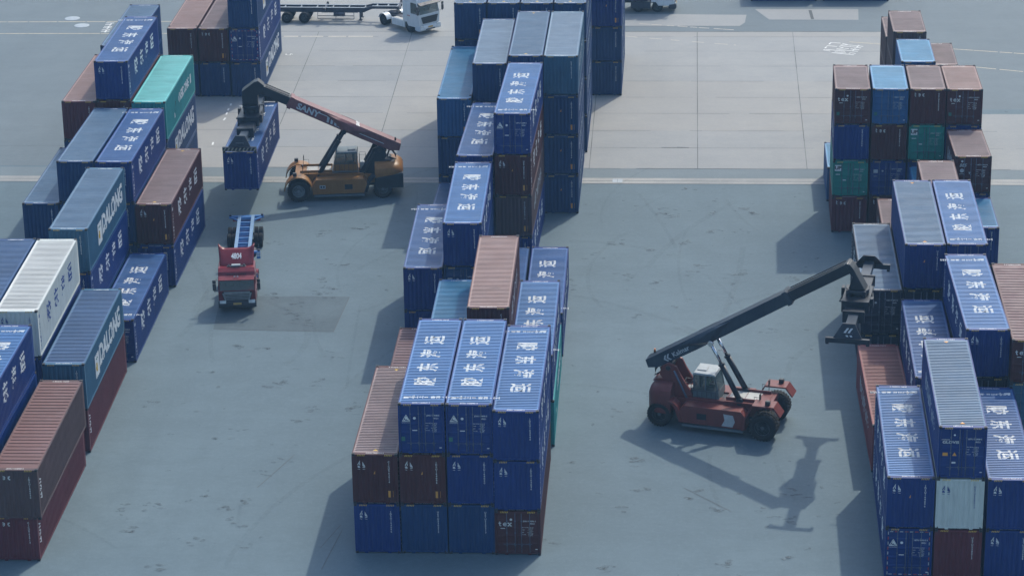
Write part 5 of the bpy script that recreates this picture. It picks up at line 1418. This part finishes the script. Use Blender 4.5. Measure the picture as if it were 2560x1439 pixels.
# ================================================================ lorries
def tractor(name, origin, rz, label, group, C):
    """cab-over tractor; origin on the ground below the middle of the front bumper, X forward"""
    t = thing(name, origin, rz, label, 'truck', group)
    pm = C['paint']; w = 1.22
    zb, zw, zr = C.get('sill', 1.50), C['wtop'], C['roof']
    m = MB()     # cab shell: side profile with the window band left open at the front
    L0 = -C['len']
    m.prism([(-0.06, 0.78), (-0.02, zb), (L0, zb), (L0, 0.95), (-1.75, 0.95), (-1.55, 0.62), (-0.12, 0.62)], -w, w, 'y')
    m.prism([(-0.30, zw), (-0.46, zr-0.18), (-0.75, zr), (L0+0.08, zr), (L0, zr-0.12), (L0, zw)], -w+0.02, w-0.02, 'y')
    for s in (-1, 1):
        y0, y1 = sorted((s*(w-0.10), s*(w-0.005)))
        m.hexa([(-0.14, y0, zb), (-0.03, y0, zb), (-0.03, y1, zb), (-0.14, y1, zb), (-0.42, y0, zw), (-0.31, y0, zw), (-0.31, y1, zw), (-0.42, y1, zw)])
        m.box(L0, -1.18, y0, y1, zb, zw)
    m.box(L0, L0+0.08, -w+0.10, w-0.10, zb, zw)
    cab = new_ob('cab', m.mesh('cab', 0.035, 2), (pm,), t)
    def pane(nm, pts, mat=GLASS, par=cab):
        mm = MB(); mm.face(pts); return new_ob(nm, mm.mesh(nm), (mat,), par)
    pane('windscreen', [(-0.035, -w+0.09, zb+0.01), (-0.035, w-0.09, zb+0.01), (-0.315, w-0.11, zw), (-0.315, -w+0.11, zw)])
    for s in (-1, 1): pane('side_window', [(-0.14, s*(w-0.03), zb), (-1.18, s*(w-0.03), zb), (-1.18, s*(w-0.03), zw), (-0.42, s*(w-0.03), zw)])
    m = MB(); m.box(-0.62, -0.22, -0.75, 0.75, 1.25, 1.42) ; m.box(-1.15, -0.95, -0.8, -0.25, 1.3, 2.0); m.box(-1.15, -0.95, 0.25, 0.8, 1.3, 2.0)
    new_ob('seat', m.mesh('seat', 0.03), (DARKSTEEL,), cab)
    m = MB(); m.prism([(0.10, zw-0.16), (0.14, zw-0.10), (-0.28, zw+0.06), (-0.30, zw+0.0)], -w+0.05, w-0.05, 'y')
    new_ob('sun_visor', m.mesh('sun_visor', 0.01), (C['visor'],), cab)
    # grille
    m = MB(); gz0, gz1 = C['grille']
    if C['style'] == 'slats':
        m.prism([(-0.86, gz0), (0.86, gz0), (1.0, gz1-0.12), (0.90, gz1), (-0.90, gz1), (-1.0, gz1-0.12)], -0.005, 0.015, 'x', 1)
        for k in range(5):
            z = gz0 + 0.05 + (gz1-gz0-0.24)*k/4.0
            m.box(0.012, 0.05, -0.70-0.04*k, 0.70+0.04*k, z, z+0.055, 0)
        m.box(0.012, 0.045, -0.86, 0.86, gz1-0.13, gz1-0.015, 0)
        for s in (-1, 1):
            m.hexa([(0.012, s*0.70, gz0), (0.012, s*0.80, gz0), (0.05, s*0.80, gz0), (0.05, s*0.70, gz0), (0.012, s*0.84, gz1-0.12), (0.012, s*0.96, gz1-0.12), (0.05, s*0.96, gz1-0.12), (0.05, s*0.84, gz1-0.12)], 0)
        new_ob('grille', m.mesh('grille'), (GRILLE, BLACK), cab)
    else:
        m.prism([(-0.78, gz0), (0.78, gz0), (0.98, gz1), (-0.98, gz1)], -0.005, 0.03, 'x', 0)
        for k in range(3):
            z = gz0 + 0.07 + (gz1-gz0-0.1)*k/3.0; m.box(0.028, 0.045, -0.76-0.05*k, 0.76+0.05*k, z, z+0.05, 1)
        m.cyl((0.03, 0, (gz0+gz1)/2), (0.06, 0, (gz0+gz1)/2), 0.13, n=18, mi=1)
        new_ob('grille', m.mesh('grille'), (BLACK, DARKSTEEL), cab)
    m = MB(); m.prism([(0.06, 0.34), (0.12, 0.50), (0.08, 0.80), (-0.10, 0.80), (-0.55, 0.74), (-0.62, 0.40), (-0.30, 0.32)], -w-0.02, w+0.02, 'y')
    bp_ = new_ob('bumper', m.mesh('bumper', 0.04, 2), (C['bumper'],), t)
    m = MB(); m.box(0.10, 0.13, -0.55, 0.55, 0.40, 0.50)
    new_ob('air_intake', m.mesh('air_intake', 0.008), (BLACK,), bp_)
    m = MB(); m.box(0.10, 0.135, -0.27, 0.27, 0.56, 0.70); new_ob('number_plate', m.mesh('number_plate', 0.006), (PLATE,), bp_)
    for s in (-1, 1):
        m = MB(); y0, y1 = sorted((s*0.74, s*1.16)); m.hexa([(0.02, y0, 0.66), (0.125 if True else 0, y0, 0.66), (0.125, y1, 0.66), (0.0, y1, 0.66), (0.0, y0, 0.84), (0.10, y0, 0.84), (0.06, y1, 0.86), (-0.05, y1, 0.86)])
        new_ob('headlight', m.mesh('headlight', 0.015), (LAMP,), bp_)
        # mirrors on arms
        m = MB(); y = s*(w+0.02)
        m.tube([(-0.10, y, zw-0.12), (0.12, y+s*0.20, zw-0.10), (0.12, y+s*0.20, zb+0.02), (-0.06, y, zb+0.05)], 0.025, 6)
        y0, y1 = sorted((y+s*0.10, y+s*0.32)); m.box(0.05, 0.17, y0, y1, zb+0.10, zb+0.56); m.box(0.05, 0.17, y0, y1, zb+0.60, zb+0.82)
        new_ob('mirror', m.mesh('mirror', 0.02), (DARKSTEEL,), cab)
        m = MB(); y0, y1 = sorted((s*(w-0.28), s*(w+0.0))); m.box(-1.9, -1.72, y0, y1, 0.35, 0.62); m.box(-1.9, -1.74, y0+0.01, y1-0.01, 0.62, 0.9)
        new_ob('step', m.mesh('step', 0.01), (DARKSTEEL,), t)
    # chassis, tanks, fenders
    m = MB(); xe = C['axles'][-1] - 0.75
    for s in (-1, 1): m.box(xe, -0.4, s*0.43-0.05, s*0.43+0.05, 0.72, 0.96)
    m.box(xe, -2.4, -0.36, 0.36, 0.80, 0.90); m.lathe([(0.5, 0), (0.5, 0.10), (0.2, 0.12)], (C['axles'][-1]+0.15, 0, 0.98), 'z', 20)
    new_ob('chassis', m.mesh('chassis', 0.01), (P_CHD,), t)
    for s in (-1, 1):
        m = MB(); y0, y1 = sorted((s*0.62, s*1.20)); x1_ = C['axles'][0]-0.62; x0_ = max(C['axles'][-1]+0.68, x1_-1.8)
        m.box(x0_, x1_, y0, y1, 0.36, 0.96); m.box(x0_+0.1, x1_-0.1, y0+0.05, y1-0.05, 0.961, 1.0, 1)
        new_ob('side_skirt', m.mesh('side_skirt', 0.04, 2), (C['skirt'], P_TREAD), t)
        for ax in C['axles'][1:] if C['rear_fender'] else ():
            m = MB(); ins, outs = [], []
            for k in range(11):
                a = math.pi*(0.06+0.88*k/10); ins.append((ax+0.58*math.cos(a), 0.5+0.58*math.sin(a))); outs.append((ax+0.61*math.cos(a), 0.5+0.61*math.sin(a)))
            for k in range(10):
                a, b, c, d = ins[k], ins[k+1], outs[k+1], outs[k]; q0, q1 = s*0.62, s*1.22
                m.hexa([(a[0], q0, a[1]), (b[0], q0, b[1]), (c[0], q0, c[1]), (d[0], q0, d[1]), (a[0], q1, a[1]), (b[0], q1, b[1]), (c[0], q1, c[1]), (d[0], q1, d[1])])
            bmesh.ops.remove_doubles(m.bm, verts=m.bm.verts[:], dist=1e-4)
            new_ob('fender', m.mesh('fender'), (C['skirt'],), t)
    for k, ax in enumerate(C['axles']):
        front = k < C.get('steer', 1)
        for s in (-1, 1):
            if front: wheel(t, ax, s*1.04, 0.5, 0.5, 0.30, RIMG, s, 20)
            else:
                for y in (0.72, 1.06): wheel(t, ax, s*y, 0.5, 0.5, 0.28, RIMG, s, 20)
    C['extra'](t, cab, w, zr, L0)
    return t

def container_trailer(origin, rz, label, C):
    """skeletal container trailer; origin on the ground at the front, X forward"""
    t = thing('container_trailer', origin, rz, label, 'trailer', 'skeletal trailers behind their tractors')
    L = C['len']; pm = C['paint']; gz = C['neck']
    m = MB()
    for s in (-1, 1):
        y = s*0.47
        if gz:
            m.box(-2.6, 0, y-0.07, y+0.07, 1.22, 1.46); m.hexa([(-3.3, y-0.07, 0.92), (-2.6, y-0.07, 1.22), (-2.6, y+0.07, 1.22), (-3.3, y+0.07, 0.92), (-3.3, y-0.07, 1.30), (-2.6, y-0.07, 1.46), (-2.6, y+0.07, 1.46), (-3.3, y+0.07, 1.30)])
            m.box(-L, -3.3, y-0.07, y+0.07, 0.88, 1.30)
        else: m.box(-L, 0, y-0.08, y+0.08, 0.86, 1.20)
        # paler top flange, worn on the dark trailer
        m.box(-L, -3.3 if gz else 0, y-0.12, y+0.12, 1.302 if gz else 1.202, 1.325 if gz else 1.225, 1)
        if gz: m.box(-2.6, 0, y-0.12, y+0.12, 1.462, 1.485, 1)
    zt = 1.29 if gz else 1.19
    n = C['cross']
    for k in range(n):
        x = -L + 0.3 + (L - (3.6 if gz else 0.6))*k/(n-1); m.box(x-0.05, x+0.05, -0.40, 0.40, zt-0.20, zt, 2)
    if gz:
        for x in (-0.3, -1.2, -2.2): m.box(x-0.06, x+0.06, -0.40, 0.40, 1.26, 1.45, 2)
    m.box(-L+0.2, -L*0.5, -0.40, 0.40, zt-0.28, zt-0.26, 3)
    new_ob('frame', m.mesh('frame', 0.006), (pm, C['top'], C['crossm'], C['web']), t)
    for x in C['bolsters']:
        m = MB(); m.box(x-0.10, x+0.10, -1.22, 1.22, zt-0.14 if x < -3.3 or not gz else 1.36, zt+0.02 if x < -3.3 or not gz else 1.50)
        if x < -L + 1.0:
            for s in (-1, 1):
                m.hexa([(x+0.9, s*0.55, zt-0.10), (x+0.75, s*0.55, zt-0.10), (x+0.06, s*1.12, zt-0.10), (x+0.2, s*1.12, zt-0.10), (x+0.9, s*0.55, zt), (x+0.75, s*0.55, zt), (x+0.06, s*1.12, zt), (x+0.2, s*1.12, zt)])
        for s in (-1, 1): m.box(x-0.09, x+0.09, s*1.13-0.085, s*1.13+0.085, zt+0.02 if x < -3.3 or not gz else 1.50, zt+0.14 if x < -3.3 or not gz else 1.62, 1)
        new_ob('bolster', m.mesh('bolster', 0.006), (pm, DARKSTEEL), t)
    for s in (-1, 1):
        for x in C['panels']:
            m = MB(); y0, y1 = sorted((s*0.98, s*1.24)); m.box(x-0.02, x+0.02, y0, y1, 0.72, 1.22)
            for k in range(3): m.box(x+0.018, x+0.03, y0+0.01, y1-0.01, 0.90+0.11*k, 0.96+0.11*k, 1)
            new_ob('marker_board', m.mesh('marker_board'), (pm, WHITE), t)
        m = MB(); y = s*0.55; m.box(C['legs']-0.07, C['legs']+0.07, y-0.07, y+0.07, 0.22, 1.0); m.box(C['legs']-0.16, C['legs']+0.16, y-0.14, y+0.14, 0.15, 0.22)
        new_ob('landing_leg', m.mesh('landing_leg'), (P_CHD,), t)
        if C['guard']:
            m = MB(); x0, x1 = C['guard']; y = s*1.16
            for z in (0.42, 0.72): m.box(x0, x1, y-0.015, y+0.015, z-0.03, z+0.03)
            for k in range(3):
                x = x0 + (x1-x0)*k/2; m.box(x-0.02, x+0.02, y-0.02, y+0.02, 0.40, 1.05)
            new_ob('side_guard', m.mesh('side_guard'), (P_CHD,), t)
        m = MB(); m.cyl((C['tank']-0.5, s*0.72, 0.75), (C['tank']+0.5, s*0.72, 0.75), 0.20, n=14)
        new_ob('air_tank', m.mesh('air_tank'), (P_CHD,), t)
        m = MB(); m.box(-L-0.02, -L+0.04, s*0.80-0.18, s*0.80+0.18, 0.78, 0.94); new_ob('tail_light', m.mesh('tail_light'), (REDLAB,), t)
    for ax in C['axles']:
        m = MB(); m.cyl((ax, -0.9, 0.5), (ax, 0.9, 0.5), 0.08, n=10); new_ob('axle', m.mesh('axle'), (P_CHD,), t)
        for s in (-1, 1):
            for y in (0.76, 1.09): wheel(t, ax, s*y, 0.5, 0.5, 0.28, RIMG, s, 20)
    return t

N4804 = text2d('4804', 0.42, 0.03)
def red_extra(t, cab, w, zr, L0):
    # flared roof deflector: a curved sheet that rises to two horns
    m = MB(); nx, ny = 8, 16; grid = []
    for i in range(nx+1):
        u = i/nx; row = []
        for j in range(ny+1):
            v = -1 + 2*j/ny; a = abs(v)
            horn = 0.30*max(0, (a-0.62)/0.38)**1.6 * u**1.5
            wid = (1.10 + 0.10*u)
            row.append(m.v((-1.05 - 1.05*u - 0.05*a**4, v*wid, zr - 0.02 + 0.92*u**0.85 - 0.10*a**6*(1-u) + horn)))
        grid.append(row)
    for i in range(nx):
        for j in range(ny):
            f = m.bm.faces.new([grid[i][j], grid[i][j+1], grid[i+1][j+1], grid[i+1][j]]); f.smooth = True
    lo = [[m.v((q.co.x-0.10, q.co.y*0.97, max(zr-0.03, q.co.z-0.12))) for q in (r[0], r[-1])] for r in grid]
    for i in range(nx):
        m.bm.faces.new([grid[i][0], grid[i+1][0], lo[i+1][0], lo[i][0]]); m.bm.faces.new([grid[i+1][-1], grid[i][-1], lo[i][1], lo[i+1][1]])
    df = new_ob('roof_deflector', m.mesh('roof_deflector'), (P_LIMER,), t)
    md = df.modifiers.new('thick', 'SOLIDIFY'); md.thickness = 0.04; md.offset = -1
    m = MB()
    for f in N4804[1]:
        pts = []
        for i in f:
            a, b = N4804[0][i]; u = 0.50 + b*1.05; pts.append((-1.05 - 1.05*u + 0.02, a*0.80, zr - 0.02 + 0.92*max(0.01, u)**0.85 + 0.012))
        m.face(pts)
    new_ob('number', m.mesh('number'), (WHITE,), df)
    m = MB(); m.box(-1.02, -0.86, -0.62, 0.62, zr+0.005, zr+0.07, 1); m.box(-1.06, -0.80, -0.32, 0.26, zr+0.07, zr+0.16, 0)
    for s in (-0.5, 0.5): m.cyl((-0.94, s, zr+0.07), (-0.94, s, zr+0.17), 0.05, n=10, mi=1)
    new_ob('roof_lamp_bar', m.mesh('roof_lamp_bar', 0.01), (P_CABW, DARKSTEEL), t)
    m = MB()
    for k in range(11): m.box(-0.30, -0.28, -0.62+0.12*k, -0.55+0.12*k, zr-0.33, zr-0.25)
    new_ob('dim_lettering', m.mesh('dim_lettering'), (P_BLK,), cab)
    m = MB(); m.box(0.145-0.24, 0.15-0.24, -0.16, -0.06, C_WT+0.02, C_WT+0.12); m.box(0.145-0.24, 0.15-0.24, 0.04, 0.14, C_WT+0.02, C_WT+0.12)
    new_ob('emblem', m.mesh('emblem'), (WHITE,), cab)
C_WT = 2.40
def white_extra(t, cab, w, zr, L0):
    m = MB()
    for k in range(4): m.box(-1.62+0.10*k, -1.56+0.10*k, -w-0.012, -w-0.004, 1.52, 1.62)
    new_ob('number', m.mesh('number'), (REDLAB,), cab)
    m = MB(); m.box(-1.95, -1.72, -w+0.05, -w+0.45, 1.0, 1.16); new_ob('gas_bottle', m.mesh('gas_bottle', 0.04), (flat('worn_orange', (0.5, 0.2, 0.14), 0.5),), t)
    m = MB(); m.prism([(-0.75, zr), (-1.05, zr+0.45), (L0+0.1, zr+0.55), (L0+0.1, zr)], -w+0.10, w-0.10, 'y'); new_ob('roof_deflector', m.mesh('roof_deflector', 0.04, 2), (P_LORW,), t)
BUMPD = paint('bumper_dark', (0.035, 0.040, 0.052), 0.45, 0.2, 0.05)
AZR = math.atan2(-15.7, 1.77)
dr = Vector((math.cos(AZR), math.sin(AZR)))
GT = 'tractor units in the yard'
red = tractor('lorry', (-11.78, 34.98, 0), AZR, 'dark red lorry with 4804 on its flared roof deflector', GT, dict(
    paint=P_LIMER, len=2.15, wtop=C_WT, roof=2.84, grille=(0.82, 1.46), style='slats', bumper=BUMPD, visor=P_LIMER, axles=(-1.35, -5.0), skirt=P_LIMER, rear_fender=True, extra=red_extra))
o_ = Vector((-11.78, 34.98)) + dr*(-3.35)
container_trailer((o_.x, o_.y, 0), AZR, 'empty bright blue skeletal trailer behind the dark red lorry', dict(
    len=12.45, paint=P_CHB, top=paint('pale_blue_flange', (0.15, 0.25, 0.38), 0.5, 0.3, 0.3), crossm=paint('light_blue_member', (0.13, 0.28, 0.50), 0.45), web=paint('deep_blue_web', (0.02, 0.07, 0.22), 0.5), neck=False, cross=12,
    bolsters=(-0.25, -4.95, -12.35), panels=(-4.75,), legs=-3.0, guard=None, tank=-6.0, axles=(-9.15, -10.5)))
WZ = R(-44)
white = tractor('lorry', (-5.08, 103.1, 0), WZ, 'white lorry turning in front of the tall blue stacks', GT, dict(
    paint=P_LORW, len=2.25, sill=1.82, wtop=2.80, roof=3.45, grille=(0.98, 1.58), style='plate', bumper=P_LORW, visor=P_CHD, axles=(-1.40, -5.05), skirt=P_LORW, rear_fender=True, extra=white_extra))
container_trailer((-8.0, 107.25, 0), R(-1.5), 'empty dark skeletal trailer behind the white lorry', dict(
    len=12.4, paint=P_CHD, top=paint('worn_flange', (0.20, 0.24, 0.28), 0.5, 0.3, 0.3), crossm=paint('pale_cross_member', (0.25, 0.28, 0.30), 0.5), web=P_CHD, neck=True, cross=7,
    bolsters=(-0.15, -6.9, -12.3), panels=(), legs=-3.7, guard=(-7.5, -4.2), tank=-5.6, axles=(-8.75, -10.35)))
def none_extra(t, cab, w, zr, L0):
    m = MB(); m.box(-9.5, L0-0.3, -1.2, 1.2, 1.05, 3.2); new_ob('cargo_box', m.mesh('cargo_box', 0.03), (P_CHD,), t)
tractor('lorry', (16.75, 111.25, 0), R(-0.5), 'dark lorry with twin front axles at the top edge', GT, dict(
    paint=P_LORW, len=2.2, sill=1.82, wtop=2.80, roof=3.4, grille=(0.98, 1.58), style='plate', bumper=BUMPD, visor=P_LORW, axles=(-1.62, -3.36, -7.4), steer=2, skirt=P_CHD, rear_fender=True, extra=none_extra))

# ================================================================ thin blue haze over the whole yard
mm = MB(); mm.box(-700, 700, -190, 1100, -1.0, 70.0)
_hz = bpy.data.materials.new('haze'); _hz.use_nodes = True
_t = _hz.node_tree; _t.nodes.clear()
_o = _t.nodes.new('ShaderNodeOutputMaterial'); _v = _t.nodes.new('ShaderNodeVolumePrincipled')
_v.inputs['Color'].default_value = (0.36, 0.66, 1.0, 1); _v.inputs['Density'].default_value = 0.00030
_v.inputs['Anisotropy'].default_value = 0.0
_t.links.new(_v.outputs[0], _o.inputs['Volume'])
hz = new_ob('haze', mm.mesh('haze'), (_hz,)); hz['kind'] = 'stuff'; hz['label'] = 'thin blue haze hanging over the yard'; hz['category'] = 'haze'
hz.display_type = 'WIRE'
